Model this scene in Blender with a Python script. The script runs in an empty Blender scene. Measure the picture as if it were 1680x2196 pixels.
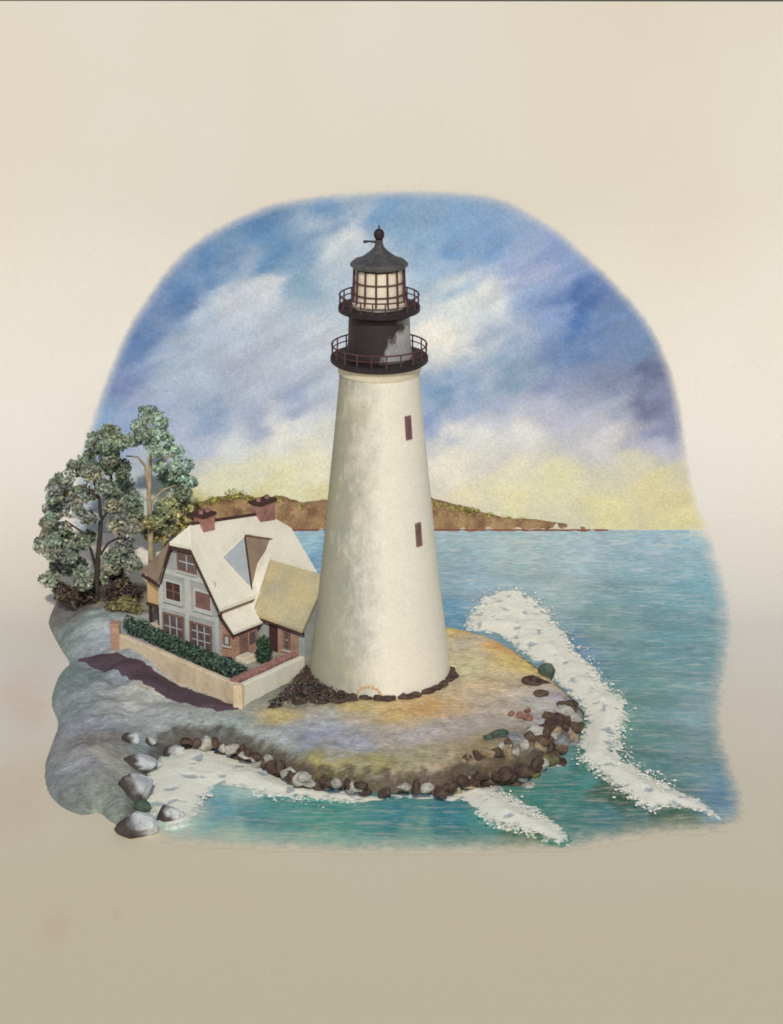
import bpy, math, random
import numpy as np
from mathutils import Vector, noise as mnoise
random.seed(7); rng = np.random.default_rng(7)
sc = bpy.context.scene
COL = sc.collection

# ------------------------------------------------------------------ view of the place
F = 5000.0; PITCH = math.radians(19.5); ZI = 1.2          # ZI: height of the island top
_dep = PITCH + math.atan(339 / F)
CAM = np.array([25 / F * 124 * math.cos(math.atan(339 / F)), -124 * math.cos(_dep), ZI + 124 * math.sin(_dep)])
FW = np.array([0, math.cos(PITCH), -math.sin(PITCH)]); UP = np.array([0, math.sin(PITCH), math.cos(PITCH)])
def ray(x, y): return FW + np.array([1., 0, 0]) * (x - 840) / F - UP * (y - 1098) / F
def gz(x, y, z=ZI):
    d = ray(x, y); return CAM + d * ((z - CAM[2]) / d[2])
def gp(x, y, P0, n):
    P0 = np.array(P0, float); n = np.array(n, float); d = ray(x, y); return CAM + d * (np.dot(P0 - CAM, n) / np.dot(d, n))
def zax(y): return gp(815, y, (0, 0, 0), (0, -1, 0))[2]
def mpp(z, x=0., y=0.): return float(((np.array([x, y, z]) - CAM) @ FW) / F)
# the paper sheet: flat floor, a wide cove, an upright wall
YC, RC = 9.0, 20.0
def paper_sd(p):
    if p[1] <= YC: return p[2]
    if p[2] < RC: return RC - math.hypot(p[1] - YC, RC - p[2])
    return YC + RC - p[1]
def paper_z(y): return 0. if y <= YC else RC - math.sqrt(max(0, RC * RC - (y - YC) ** 2))
def paper_at(x, y, lift=0.0):
    d = ray(x, y); a, b = 60.0, 260.0
    for _ in range(40):
        m = (a + b) / 2
        if paper_sd(CAM + d * m) > lift: a = m
        else: b = m
    return CAM + d * a

# ------------------------------------------------------------------ materials
def S(r, g, b, k=1.0):
    f = lambda c: (c / 12.92 if c <= .04045 else ((c + .055) / 1.055) ** 2.4)
    return tuple(min(.9, f(v / 255) * k) for v in (r, g, b))
KF = 1.0       # colours lying on the floor
class NT:
    def __init__(s, name):
        s.m = bpy.data.materials.new(name); s.m.use_nodes = True; s.t = s.m.node_tree; s.t.nodes.clear()
        s.out = s.n('ShaderNodeOutputMaterial'); s.b = s.n('ShaderNodeBsdfPrincipled'); s.l(s.b.outputs[0], s.out.inputs[0])
        g = s.n('ShaderNodeNewGeometry'); s.pos = g.outputs['Position']
    def n(s, t): return s.t.nodes.new(t)
    def l(s, a, b): s.t.links.new(a, b)
    def noise(s, scale, detail=4, rough=.55, stretch=None, seed=0, turn=0.):
        v = s.pos
        if stretch or seed:
            mp = s.n('ShaderNodeMapping'); s.l(v, mp.inputs[0]); mp.inputs['Scale'].default_value = stretch or (1, 1, 1)
            mp.inputs['Location'].default_value = (seed * 3.7, seed * 1.3, seed * 7.1); v = mp.outputs[0]
            mp.inputs['Rotation'].default_value = (0, 0, turn)
        k = s.n('ShaderNodeTexNoise'); k.inputs['Scale'].default_value = scale; k.inputs['Detail'].default_value = detail
        k.inputs['Roughness'].default_value = rough; s.l(v, k.inputs['Vector']); return k.outputs['Fac']
    def ramp(s, fac, stops):
        r = s.n('ShaderNodeValToRGB'); s.l(fac, r.inputs[0]); e = r.color_ramp.elements
        while len(e) < len(stops): e.new(.5)
        for q, (p, c) in zip(e, stops):
            q.position = p; q.color = (c, c, c, 1) if not isinstance(c, tuple) else (*c[:3], 1)
        return r.outputs[0]
    def mix(s, a, b, fac, mode='MIX'):
        k = s.n('ShaderNodeMix'); k.data_type = 'RGBA'; k.blend_type = mode
        for sock, v in ((k.inputs[6], a), (k.inputs[7], b), (k.inputs[0], fac)):
            if isinstance(v, (int, float)): sock.default_value = v
            elif isinstance(v, tuple): sock.default_value = (*v[:3], 1)
            else: s.l(v, sock)
        return k.outputs[2]
    def math(s, op, a, b=None):
        k = s.n('ShaderNodeMath'); k.operation = op
        for i, v in enumerate((a, b)):
            if v is None: continue
            if isinstance(v, (int, float)): k.inputs[i].default_value = v
            else: s.l(v, k.inputs[i])
        return k.outputs[0]
    def attr(s, name, fac=False):
        a = s.n('ShaderNodeAttribute'); a.attribute_name = name; return a.outputs['Fac' if fac else 'Color']
    def grain(s, col, blotch=.18, bs=.9, grain=.14, gs=9., stretch=None, seed=0):
        f = s.ramp(s.noise(bs, 4, .6, None, seed), [(.25, 1 - blotch), (.75, 1 + blotch)])
        col = s.mix(col, f, 1.0, 'MULTIPLY')
        g = s.ramp(s.noise(gs, 2, .7, stretch, seed + 2), [(.3, 1 - grain), (.7, 1 + grain)])
        return s.mix(col, g, 1.0, 'MULTIPLY')
    def done(s, col, rough=.85, spec=.12, bump=0., bscale=6.):
        if isinstance(col, tuple): s.b.inputs['Base Color'].default_value = (*col[:3], 1)
        else: s.l(col, s.b.inputs['Base Color'])
        s.b.inputs['Roughness'].default_value = rough; s.b.inputs['Specular IOR Level'].default_value = spec
        if bump:
            k = s.n('ShaderNodeBump'); k.inputs['Strength'].default_value = bump; k.inputs['Distance'].default_value = .1
            s.l(s.noise(bscale, 5, .6), k.inputs['Height']); s.l(k.outputs[0], s.b.inputs['Normal'])
        return s.m
PAPER = S(230, 224, 212)
def paper_col(s):
    c = s.mix(PAPER, S(226, 214, 196), s.ramp(s.noise(.045, 3, .5), [(.45, 0.), (.75, .8)]))
    sp_ = s.n('ShaderNodeSeparateXYZ'); s.l(s.pos, sp_.inputs[0])
    c = s.mix(c, S(231, 216, 180), s.ramp(s.math('ADD', s.math('MULTIPLY', sp_.outputs[1], -.03), s.math('MULTIPLY', s.noise(.05, 3, .5, None, 7), .6)), [(.15, 0.), (1., .9)]))
    c = s.mix(c, S(222, 217, 198), s.ramp(s.noise(.03, 2, .5, None, 5), [(.5, 0.), (.8, .7)]))
    for (px, py, rad) in ((45, 1475, 1.9), (70, 1525, 1.3), (40, 1700, 2.6), (250, 1955, .35), (120, 1985, .9)):
        q = gz(px, py, .1); k = s.n('ShaderNodeVectorMath'); k.operation = 'DISTANCE'; mp = s.n('ShaderNodeMapping'); mp.inputs['Scale'].default_value = (1, .4, .4); s.l(s.pos, mp.inputs[0]); s.l(mp.outputs[0], k.inputs[0]); k.inputs[1].default_value = (q[0], q[1] * .4, q[2] * .4)
        f = s.math('SUBTRACT', 1.0, s.math('DIVIDE', k.outputs['Value'], rad)); f = s.math('MULTIPLY', f, s.math('MULTIPLY', s.noise(.9, 3), 1.3))
        c = s.mix(c, S(226, 196, 172), s.ramp(f, [(.02, 0.), (.5, .4)]))
    c = s.mix(c, s.ramp(s.noise(7, 2, .7), [(.25, .955), (.75, 1.04)]), 1.0, 'MULTIPLY')
    return c
def plain(name, rgb, blotch=.18, bs=.9, grain=.14, gs=9., rough=.85, spec=.12, bump=.15, bscale=5., second=None, amt=.6, ss=.6, stretch=None):
    s = NT(name); c = tuple(rgb)
    if second: c = s.mix(c, second, s.ramp(s.noise(ss, 5, .65, None, 3), [(.42, 0.), (.66, amt)]))
    return s.done(s.grain(c, blotch, bs, grain, gs, stretch), rough, spec, bump, bscale)
def attr_mat(name, blotch=.15, bs=.8, grain=.16, gs=8., bump=.3, bscale=4., rough=.9, spec=.1, stretch=None):
    s = NT(name); return s.done(s.grain(s.attr('tint'), blotch, bs, grain, gs, stretch), rough, spec, bump, bscale)

M = {}
s = NT('cream_paper'); M['paper'] = s.done(paper_col(s), .9, .08, .05, 12.)
def printed(name, blotch, bs, grain, gs, stretch, ragged, bump, bscale):
    s = NT(name); c = s.grain(s.attr('tint'), blotch, bs, grain, gs, stretch)
    if name == 'sea_water':
        c = s.mix(c, paper_col(s), s.ramp(s.noise(1.6, 5, .7, (.45, 2.2, 1), 6, .2), [(.5, 0.), (.72, .5)]))
    f = s.attr('feather', True)
    n = s.math('MULTIPLY', s.math('SUBTRACT', s.noise(2.2, 4, .7, None, 4), .5), ragged)
    f2 = s.ramp(s.math('ADD', f, n), [(.12, 0.), (.55, .7), (1., 1.)])
    return s.done(s.mix(paper_col(s), c, f2), .9, .08, bump, bscale)
M['sky'] = printed('painted_sky', .07, .7, .12, 6., None, .45, .05, 12.)
M['sea'] = printed('sea_water', .12, .35, .2, 3.0, (.55, 2.4, 1), .8, .25, 3.)
s = NT('rocky_turf'); c = s.grain(s.attr('tint'), .26, 1.3, .26, 5., (.7, 1.6, 1))
c = s.mix(c, S(96, 94, 88), s.ramp(s.noise(1.1, 6, .75, (.6, 1.7, 1), 12), [(.56, 0.), (.70, .6)])); c = s.mix(c, S(214, 208, 190), s.ramp(s.noise(1.0, 6, .7, (.6, 1.7, 1), 15), [(.58, 0.), (.74, .5)]))
M['ground'] = s.done(c, .9, .08, .6, 3.)
M['leaf'] = attr_mat('leaves', .15, 1.2, .12, 9., 0)
s = NT('sea_foam'); n1 = s.math('MULTIPLY', s.math('SUBTRACT', s.noise(3.4, 5, .75, None, 9), .5), 2.3)
f = s.ramp(s.math('ADD', s.attr('feather', True), n1), [(.16, 0.), (.46, 1.)])
M['foam'] = s.done(s.mix(s.grain(s.attr('under'), .12, .35, .2, 3., (.55, 2.4, 1)), s.grain(s.attr('tint'), .03, 1., .06, 7.), f), .9, .08, .2, 6.)
M['white_spray'] = plain('white_spray', S(240, 235, 222), .03, 1., .04)
M['rock'] = attr_mat('rock', .2, 1.1, .18, 7., .5, 4.)
M['bark'] = plain('bark', S(78, 68, 60), .25, 2., .2)
M['bark_pale'] = plain('pale_bark', S(190, 172, 142), .25, 2., .2, second=S(110, 95, 80))
M['black'] = plain('black_iron', S(54, 44, 46), .25, 1., .2, rough=.6, spec=.25, second=S(40, 33, 36))
M['iron_red'] = plain('rusty_iron', S(92, 66, 66), .25, 1.5, .15)
M['roof_metal'] = plain('dark_roof_metal', S(70, 66, 64), .2, 1., .15, rough=.5, spec=.4, second=S(130, 130, 126), amt=.5, ss=.5)
M['glass'] = plain('lantern_glass', S(246, 230, 208), .08, 1.5, .06, rough=.25, spec=.5, bump=0, second=S(205, 190, 175), amt=.6)
M['win_dark'] = plain('dark_window', S(104, 88, 90), .2, 2., .15, rough=.4, spec=.4, bump=0)
M['win_red'] = plain('red_brown_shutter', S(132, 98, 92), .2, 2., .15)
M['brown'] = plain('dark_brown_timber', S(80, 58, 54), .25, 2., .2)
M['timber'] = plain('brown_timber', S(134, 106, 94), .2, 2., .15)
M['trim'] = plain('grey_white_trim', S(196, 197, 190), .1, 2., .1)
M['wall_grey'] = plain('grey_render', S(176, 178, 174), .12, 1., .12, second=S(150, 150, 150), amt=.5)
M['wall_tan'] = plain('tan_render', S(206, 172, 128), .15, 1., .12)
M['wall_pink'] = plain('pink_brown_brick', S(184, 148, 124), .2, 1.6, .2, second=S(152, 116, 102))
M['roof_cream'] = plain('cream_roof', S(238, 232, 214), .05, .8, .08, second=S(226, 222, 200), amt=.6)
M['roof_slate'] = plain('blue_grey_slate', S(172, 180, 184), .1, 1., .1)
M['roof_brown'] = plain('brown_shingle', S(164, 142, 122), .14, 1., .15, second=S(142, 120, 104))
M['roof_olive'] = plain('straw_roof', S(196, 180, 138), .16, .7, .14, second=S(176, 172, 150), amt=.8)
M['brick'] = plain('red_brick', S(168, 124, 114), .25, 2.5, .25, second=S(124, 92, 86))
M['wall_cream'] = plain('cream_wall', S(227, 208, 176), .08, .9, .14, second=S(194, 164, 126), amt=.6, ss=1.0)
M['wall_shadow'] = plain('dark_purple_wall_shadow', S(92, 76, 82), .2, 1.2, .25, bump=.6)  # dark tone for the shadow painted along the garden wall
M['hedge'] = attr_mat('hedge_leaves', .2, 1.5, .2, 9., 0)
M['stone_step'] = plain('cream_stone', S(226, 214, 190), .08, 1., .1)
M['headland'] = plain('brown_cliff', S(168, 138, 100), .28, 1.2, .25, second=S(118, 84, 66), amt=.9, ss=1.1)
M['headland_red'] = plain('red_brown_shore', S(140, 84, 70), .2, 1., .2)
# white tower: lime wash with grey-green stains and painted-in shade on the west side
s = NT('whitewashed_masonry')
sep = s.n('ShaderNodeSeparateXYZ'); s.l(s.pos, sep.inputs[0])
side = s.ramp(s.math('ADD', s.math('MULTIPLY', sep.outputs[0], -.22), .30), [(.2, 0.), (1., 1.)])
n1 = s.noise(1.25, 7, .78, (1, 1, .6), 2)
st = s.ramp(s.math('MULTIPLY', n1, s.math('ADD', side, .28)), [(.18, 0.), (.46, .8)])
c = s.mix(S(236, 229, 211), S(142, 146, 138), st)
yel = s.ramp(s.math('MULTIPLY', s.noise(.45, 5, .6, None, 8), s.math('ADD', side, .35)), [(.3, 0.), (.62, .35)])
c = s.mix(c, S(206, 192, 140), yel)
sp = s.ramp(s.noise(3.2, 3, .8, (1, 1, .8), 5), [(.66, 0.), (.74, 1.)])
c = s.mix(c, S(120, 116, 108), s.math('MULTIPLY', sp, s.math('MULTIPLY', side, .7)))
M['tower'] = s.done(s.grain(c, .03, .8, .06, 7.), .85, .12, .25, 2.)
# black drum, its highlight painted in as a pale patch on one side
s = NT('black_drum_painted_sheen')
sep = s.n('ShaderNodeSeparateXYZ'); s.l(s.pos, sep.inputs[0])
w = s.math('SUBTRACT', s.math('ADD', s.math('MULTIPLY', sep.outputs[0], .62), s.math('MULTIPLY', s.noise(1.3, 5, .6), 1.1)), s.math('MULTIPLY', s.math('SUBTRACT', sep.outputs[2], 19.3), .28))
c = s.mix(S(56, 46, 48), S(176, 174, 172), s.ramp(w, [(.80, 0.), (1.5, .85)]))
M['drum'] = s.done(s.grain(c, .15, 1.2, .15), .6, .3, .2)

# ------------------------------------------------------------------ mesh helpers
class MB:
    def __init__(s): s.v = []; s.f = []; s.c = None
    def add(s, vs, fs):
        o = len(s.v); s.v += [tuple(map(float, p)) for p in vs]; s.f += [tuple(i + o for i in f) for f in fs]; return s
    def box(s, o, ax, ay, az):            # corner and three edge vectors
        o, ax, ay, az = (np.array(q, float) for q in (o, ax, ay, az))
        P = [o + ax * i + ay * j + az * k for k in (0, 1) for j in (0, 1) for i in (0, 1)]
        F_ = [(0, 2, 3, 1), (4, 5, 7, 6), (0, 1, 5, 4), (2, 6, 7, 3), (0, 4, 6, 2), (1, 3, 7, 5)]
        if np.dot(np.cross(ax, ay), az) < 0: F_ = [f[::-1] for f in F_]
        return s.add(P, F_)
    def cbox(s, c, sx, sy, sz): return s.box((c[0] - sx / 2, c[1] - sy / 2, c[2]), (sx, 0, 0), (0, sy, 0), (0, 0, sz))
    def slab(s, pts, d):                  # flat polygon pushed along d into a solid
        n = len(pts); A = [np.array(p, float) for p in pts]; d = np.array(d, float); B = [p + d for p in A]
        return s.add(A + B, [tuple(range(n))[::-1], tuple(range(n, 2 * n))] + [(i, (i + 1) % n, n + (i + 1) % n, n + i) for i in range(n)])
    def tube(s, pts, rad, n=8, cap=True):
        pts = [Vector(p) for p in pts]
        if isinstance(rad, (int, float)): rad = [rad] * len(pts)
        vs = []; ref = None
        for i, p in enumerate(pts):
            t = (pts[min(i + 1, len(pts) - 1)] - pts[max(i - 1, 0)]).normalized()
            if ref is None: ref = Vector((0, 0, 1)) if abs(t.z) < .9 else Vector((1, 0, 0))
            a = t.cross(ref).normalized(); b = t.cross(a).normalized()
            for k in range(n):
                q = 2 * math.pi * k / n; vs.append(p + (a * math.cos(q) + b * math.sin(q)) * rad[i])
        fs = [(i * n + k, i * n + (k + 1) % n, (i + 1) * n + (k + 1) % n, (i + 1) * n + k) for i in range(len(pts) - 1) for k in range(n)]
        if cap: fs += [tuple(range(n))[::-1], tuple(range((len(pts) - 1) * n, len(pts) * n))]
        return s.add(vs, fs)
    def lathe(s, prof, n=48, c=(0, 0), close=False):
        vs = [(c[0] + r * math.cos(2 * math.pi * k / n), c[1] + r * math.sin(2 * math.pi * k / n), z) for r, z in prof for k in range(n)]
        m = len(prof); rng_ = range(m if close else m - 1)
        return s.add(vs, [(i * n + k, i * n + (k + 1) % n, ((i + 1) % m) * n + (k + 1) % n, ((i + 1) % m) * n + k) for i in rng_ for k in range(n)])
    def ring(s, R, z, r, n=48, m=8, c=(0, 0)):
        return s.lathe([(R + r * math.cos(2 * math.pi * j / m), z + r * math.sin(2 * math.pi * j / m)) for j in range(m)], n, c, True)
    def build(s, name, mat, parent=None, org=(0, 0, 0), smooth=False, tint=None, feather=None, under=None):
        me = bpy.data.meshes.new(name); o_ = np.array(org, float)
        me.from_pydata([tuple(np.array(p) - o_) for p in s.v], [], s.f); me.update()
        if tint is not None:
            a = me.color_attributes.new('tint', 'FLOAT_COLOR', 'POINT'); T = np.array(tint, np.float32)
            a.data.foreach_set('color', np.concatenate([T, np.ones((len(T), 1), np.float32)], 1).ravel())
        if feather is not None:
            a = me.attributes.new('feather', 'FLOAT', 'POINT'); a.data.foreach_set('value', np.array(feather, np.float32))
        if under is not None:
            a = me.color_attributes.new('under', 'FLOAT_COLOR', 'POINT'); a.data.foreach_set('color', np.concatenate([under, np.ones((len(under), 1))], 1).astype(np.float32).ravel())
        me.materials.append(mat)
        if smooth: me.polygons.foreach_set('use_smooth', [True] * len(me.polygons))
        o = bpy.data.objects.new(name, me); COL.objects.link(o)
        if parent is not None: o.parent = parent
        else: o.location = org
        return o
def tag(o, label=None, cat=None, group=None, kind=None):
    for k, v in (('label', label), ('category', cat), ('group', group), ('kind', kind)):
        if v: o[k] = v
    return o
def thing(name, loc, label, cat, group=None):
    o = bpy.data.objects.new(name, None); COL.objects.link(o); o.location = [float(q) for q in loc]; o.empty_display_size = .5
    return tag(o, label, cat, group)
def bevel(o, w, seg=1):
    m = o.modifiers.new('bevel', 'BEVEL'); m.width = w; m.segments = seg; m.limit_method = 'ANGLE'; m.angle_limit = .7; return o
def fbm(x, y, z=0., o=4): return mnoise.fractal(Vector((x, y, z)), 1.0, 2.0, o)
def shepard(Q, P, C, p=3.0, soft=.0):
    """blend the colours C known at points P to every point of Q"""
    out = np.empty((len(Q), 3)); P = np.array(P); C = np.array(C)
    for i in range(0, len(Q), 4000):
        d2 = ((Q[i:i + 4000, None, :] - P[None]) ** 2).sum(2) + soft
        w = d2 ** (-p / 2); out[i:i + 4000] = (w @ C) / w.sum(1, keepdims=True)
    return out
def poly_sd(Q, poly):
    """signed distance to a closed polygon, positive inside"""
    poly = np.array(poly, float); n = len(poly); d = np.full(len(Q), 1e9); ins = np.zeros(len(Q), bool)
    for i in range(n):
        a = poly[i]; b = poly[(i + 1) % n]; ab = b - a; t = np.clip(((Q - a) @ ab) / max(ab @ ab, 1e-9), 0, 1)
        d = np.minimum(d, np.hypot(*(Q - a - t[:, None] * ab).T))
        c = (a[1] > Q[:, 1]) != (b[1] > Q[:, 1])
        with np.errstate(divide='ignore', invalid='ignore'):
            xi = (b[0] - a[0]) * (Q[:, 1] - a[1]) / (b[1] - a[1]) + a[0]
        ins ^= c & (Q[:, 0] < xi)
    return np.where(ins, d, -d)
def smooth_poly(pts, k=6):
    P = [np.array(p, float) for p in pts]; n = len(P); out = []
    for i in range(n):
        p0, p1, p2, p3 = P[i - 1], P[i], P[(i + 1) % n], P[(i + 2) % n]
        for j in range(k):
            t = j / k; out.append(.5 * (2 * p1 + (p2 - p0) * t + (2 * p0 - 5 * p1 + 4 * p2 - p3) * t * t + (3 * p1 - p0 - 3 * p2 + p3) * t ** 3))
    return out
def ss(x): x = np.clip(x, 0, 1); return x * x * (3 - 2 * x)

# ------------------------------------------------------------------ paper sheet
m = MB(); prof = [(-170., 0.), (-60., 0.), (YC, 0.)]
prof += [(YC + RC * math.sin(a), RC - RC * math.cos(a)) for a in np.linspace(0, math.pi / 2, 41)[1:]]
ztop = gp(840, 2.6, (0, YC + RC, 0), (0, -1, 0))[2]
prof += [(YC + RC, ztop)]
xs = [-110., 0., 110.]
vs = []
for i, (y, z) in enumerate(prof):
    for x in xs: vs.append((x, y, z + (x * -.0009 if i == len(prof) - 1 else 0)))
fs = [(i * 3 + k, i * 3 + k + 1, (i + 1) * 3 + k + 1, (i + 1) * 3 + k) for i in range(len(prof) - 1) for k in range(2)]
m.add(vs, fs); tag(m.build('backdrop', M['paper'], smooth=True), kind='structure')

# ------------------------------------------------------------------ sky, painted on the upright part of the sheet
SKY = [(700,440,110,155,200),(850,450,115,160,202),(1000,470,125,165,206),(560,490,92,142,192),(450,560,92,142,192),(370,640,88,134,187),(300,740,98,133,182),(250,830,122,142,187),(220,900,132,165,200),
(560,620,195,200,205),(500,650,190,196,205),(440,700,172,186,205),(400,800,166,182,200),(480,800,165,173,192),(600,760,180,186,200),(640,850,152,166,195),(450,900,145,166,195),(350,900,160,172,200),(540,900,160,171,196),(420,960,172,182,205),(680,700,188,194,200),
(700,540,190,200,205),(750,500,202,206,210),(640,560,130,165,200),(600,550,92,146,192),(650,610,132,170,195),(660,660,160,180,196),(650,900,205,205,205),(600,930,215,212,200),(500,970,205,208,205),(660,1000,220,215,180),(600,1030,220,215,165),(500,1040,215,212,175),(450,1040,215,212,180),(690,1060,215,205,150),(430,1080,205,195,120),(560,1080,214,206,140),
(920,580,150,180,205),(960,540,115,160,206),(1050,520,120,160,206),(1100,560,150,170,210),(1150,590,157,170,206),(1200,560,135,160,206),(1250,640,76,117,182),(1230,690,70,120,186),(1300,690,108,140,186),(1180,650,140,165,206),(980,650,205,210,204),(1050,620,210,212,208),(1080,660,198,203,204),(940,730,220,214,198),(1000,750,204,206,202),(1100,730,150,170,196),(1180,750,112,142,186),(1250,760,106,138,186),(1350,740,112,142,182),(1380,800,106,118,156),(1300,820,128,140,172),(1200,830,135,150,186),(1100,800,130,160,186),(1000,810,140,165,196),(940,850,118,155,192),(930,920,138,160,200),(1000,870,160,175,202),(1080,850,160,170,196),(1200,890,182,182,198),(1300,880,160,166,186),(1400,870,118,126,160),(1440,900,140,146,178),(1420,950,178,178,194),(1300,940,198,194,194),(1100,920,210,205,198),(1000,930,210,205,198),(960,1000,220,213,190),(1100,1000,220,212,180),(1200,1030,216,209,162),(1350,1000,206,201,168),(1400,1040,216,204,148),(1440,1080,211,198,144),(1300,1080,217,208,148),(1100,1060,218,210,158),(1000,1050,220,210,168),(1450,1120,216,206,145),(820,600,180,195,208),(820,750,195,198,200),(820,900,190,195,205),(820,1050,218,210,165),(880,520,135,172,206)]
ARCH = smooth_poly([(180,1137),(170,1010),(190,930),(212,860),(238,790),(272,710),(316,640),(366,570),(426,515),(498,474),(580,440),(680,422),(800,412),(920,411),(1020,417),(1080,430),(1140,460),(1200,498),(1260,552),(1312,600),(1362,655),(1402,710),(1434,780),(1454,850),(1466,920),(1476,990),(1490,1060),(1502,1100),(1512,1137),(1400,1146),(1000,1146),(500,1146)], 4)
xs = np.arange(150, 1541, 7.0); ys = np.arange(395, 1150, 7.0); ys[-1] = 1142.
X, Y = np.meshgrid(xs, ys); Q = np.stack([X.ravel(), Y.ravel()], 1)
sd = poly_sd(Q, ARCH); keep = sd > -9
W = np.array([paper_at(x, y, .02) for x, y in Q])
warp = np.array([(fbm(x * .012, y * .012, 1) * 26 + fbm(x * .04, y * .04, 2) * 10, fbm(x * .012, y * .012, 5) * 22 + fbm(x * .04, y * .04, 6) * 9) for x, y in Q])
dg = lambda x, y, fx, fy, z: fbm((x * .9 + y * -.42) * fx, (x * .42 + y * .9) * fy, z, 5)
warp = warp * .55 + np.array([(dg(x, y, .006, .02, 11) * 46, dg(x, y, .006, .022, 13) * 34) for x, y in Q])
tint = shepard(Q + warp, [(a, b) for a, b, *_ in SKY], [S(r, g, b, 1.1) for _, _, r, g, b in SKY], 3.0, 140.)
g_ = tint.mean(1, keepdims=True); tint = np.clip(g_ + (tint - g_) * .86, .01, 1); tint = tint * (np.clip(tint.mean(1, keepdims=True), .1, 1) / .62) ** .3
wisp = np.array([dg(x, y, .008, .04, 17) for x, y in Q])[:, None]; upper = np.clip((1040 - Q[:, 1:2]) / 200, 0, 1)
tint = np.clip(tint * (1 + .12 * wisp * upper), 0, .85)
low = (Q[:, 1] > 1120) & (Q[:, 0] < 1440)
feather = np.clip(np.where(low, 1., (sd + 7) / 26), 0, 1)
nx = len(xs); idx = -np.ones(len(Q), int); idx[keep] = np.arange(keep.sum())
fs = []
for j in range(len(ys) - 1):
    for i in range(nx - 1):
        q = [j * nx + i, (j + 1) * nx + i, (j + 1) * nx + i + 1, j * nx + i + 1]
        if all(keep[k] for k in q): fs.append(tuple(int(idx[k]) for k in q))
m = MB(); m.add(W[keep], fs); tag(m.build('sky', M['sky'], tint=tint[keep], feather=feather[keep], smooth=True), kind='structure')

# ------------------------------------------------------------------ sea
SEA = [(960,1160,155,175,190),(1100,1180,165,180,190),(1250,1170,165,180,195),(1400,1180,150,170,190),(1500,1200,150,175,195),(1000,1260,150,170,190),(1200,1260,160,175,185),(1350,1280,130,160,175),(1480,1260,128,165,185),(1300,1350,130,160,165),(1450,1380,115,155,170),(1250,1410,112,145,176),(1400,1480,118,155,160),(1350,1550,118,155,155),(1500,1520,140,165,180),(1480,1620,125,150,160),(1400,1640,102,140,146),(1540,1710,112,145,172),(1250,1680,88,148,148),(1200,1700,70,134,134),(1150,1710,76,140,135),(1300,1740,86,134,146),(1200,1760,92,140,140),(1380,1750,96,134,140),(1450,1755,82,110,95),(970,1320,108,150,182),(520,1700,172,192,192),(480,1740,112,165,182),(600,1720,88,150,150),(700,1740,82,150,145),(850,1750,72,138,150),(960,1750,62,128,146),(900,1790,118,160,155),(700,1790,105,160,150),(500,1790,150,180,172),(1050,1780,92,150,150),(1180,1640,108,150,155),(650,1180,150,180,202),(660,1210,118,150,192),(400,1730,190,198,192),(540,1745,96,150,160),
(1390,1745,72,96,80),(1300,1690,80,108,92),(1150,1797,78,112,84),(1080,1775,72,112,96),(1340,1715,70,100,86),(1260,1645,72,120,116)]
SEAB = smooth_poly([(400,1134),(1000,1134),(1400,1134),(1512,1137),(1538,1190),(1558,1260),(1568,1340),(1562,1420),(1548,1500),(1552,1580),(1576,1660),(1594,1730),(1572,1768),(1520,1780),(1400,1788),(1300,1806),(1200,1818),(1000,1824),(800,1826),(650,1820),(500,1814),(400,1808),(340,1790),(300,1700),(300,1600),(420,1500),(420,1300)], 4)
xs = np.arange(270, 1625, 6.0); ys = np.concatenate([[1136.5], np.arange(1142, 1850, 6.0)])
X, Y = np.meshgrid(xs, ys); Q = np.stack([X.ravel(), Y.ravel()], 1)
sd = poly_sd(Q, SEAB); keep = sd > -10
W = np.array([paper_at(x, y, .022) for x, y in Q])
top = Q[:, 1] < 1165; edge = np.where(top, 40, sd)
feather = np.clip((np.where(top & (Q[:, 0] < 1480), 50, sd) + 8) / 44, 0, 1)
amp = np.clip(feather, 0, 1) * np.clip((Q[:, 1] - 1137) / 120, .0, 1)
wave = np.array([.10 * fbm(x * .10 + .2 * y, y * .55, 3, 4) + .05 * math.sin(y * 1.7 + x * .35 + 2 * fbm(x * .15, y * .15)) for x, y, _ in W])
W[:, 2] += .0 + amp * amp * (wave + .1)
warp = np.array([(fbm(x * .02, y * .03, 1) * 28, fbm(x * .02, y * .05, 5) * 14) for x, y in Q])
tint = shepard(Q + warp, [(a, b) for a, b, *_ in SEA], [S(r * .98, g * 1.01, b * .95, 1.12) for _, _, r, g, b in SEA], 3.0, 60.)
nx = len(xs); idx = -np.ones(len(Q), int); idx[keep] = np.arange(keep.sum()); fs = []
for j in range(len(ys) - 1):
    for i in range(nx - 1):
        q = [j * nx + i, (j + 1) * nx + i, (j + 1) * nx + i + 1, j * nx + i + 1]
        if all(keep[k] for k in q): fs.append(tuple(int(idx[k]) for k in q))
m = MB(); m.add(W[keep], fs); tag(m.build('sea', M['sea'], tint=tint[keep], feather=feather[keep], smooth=True), kind='structure')

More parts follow.
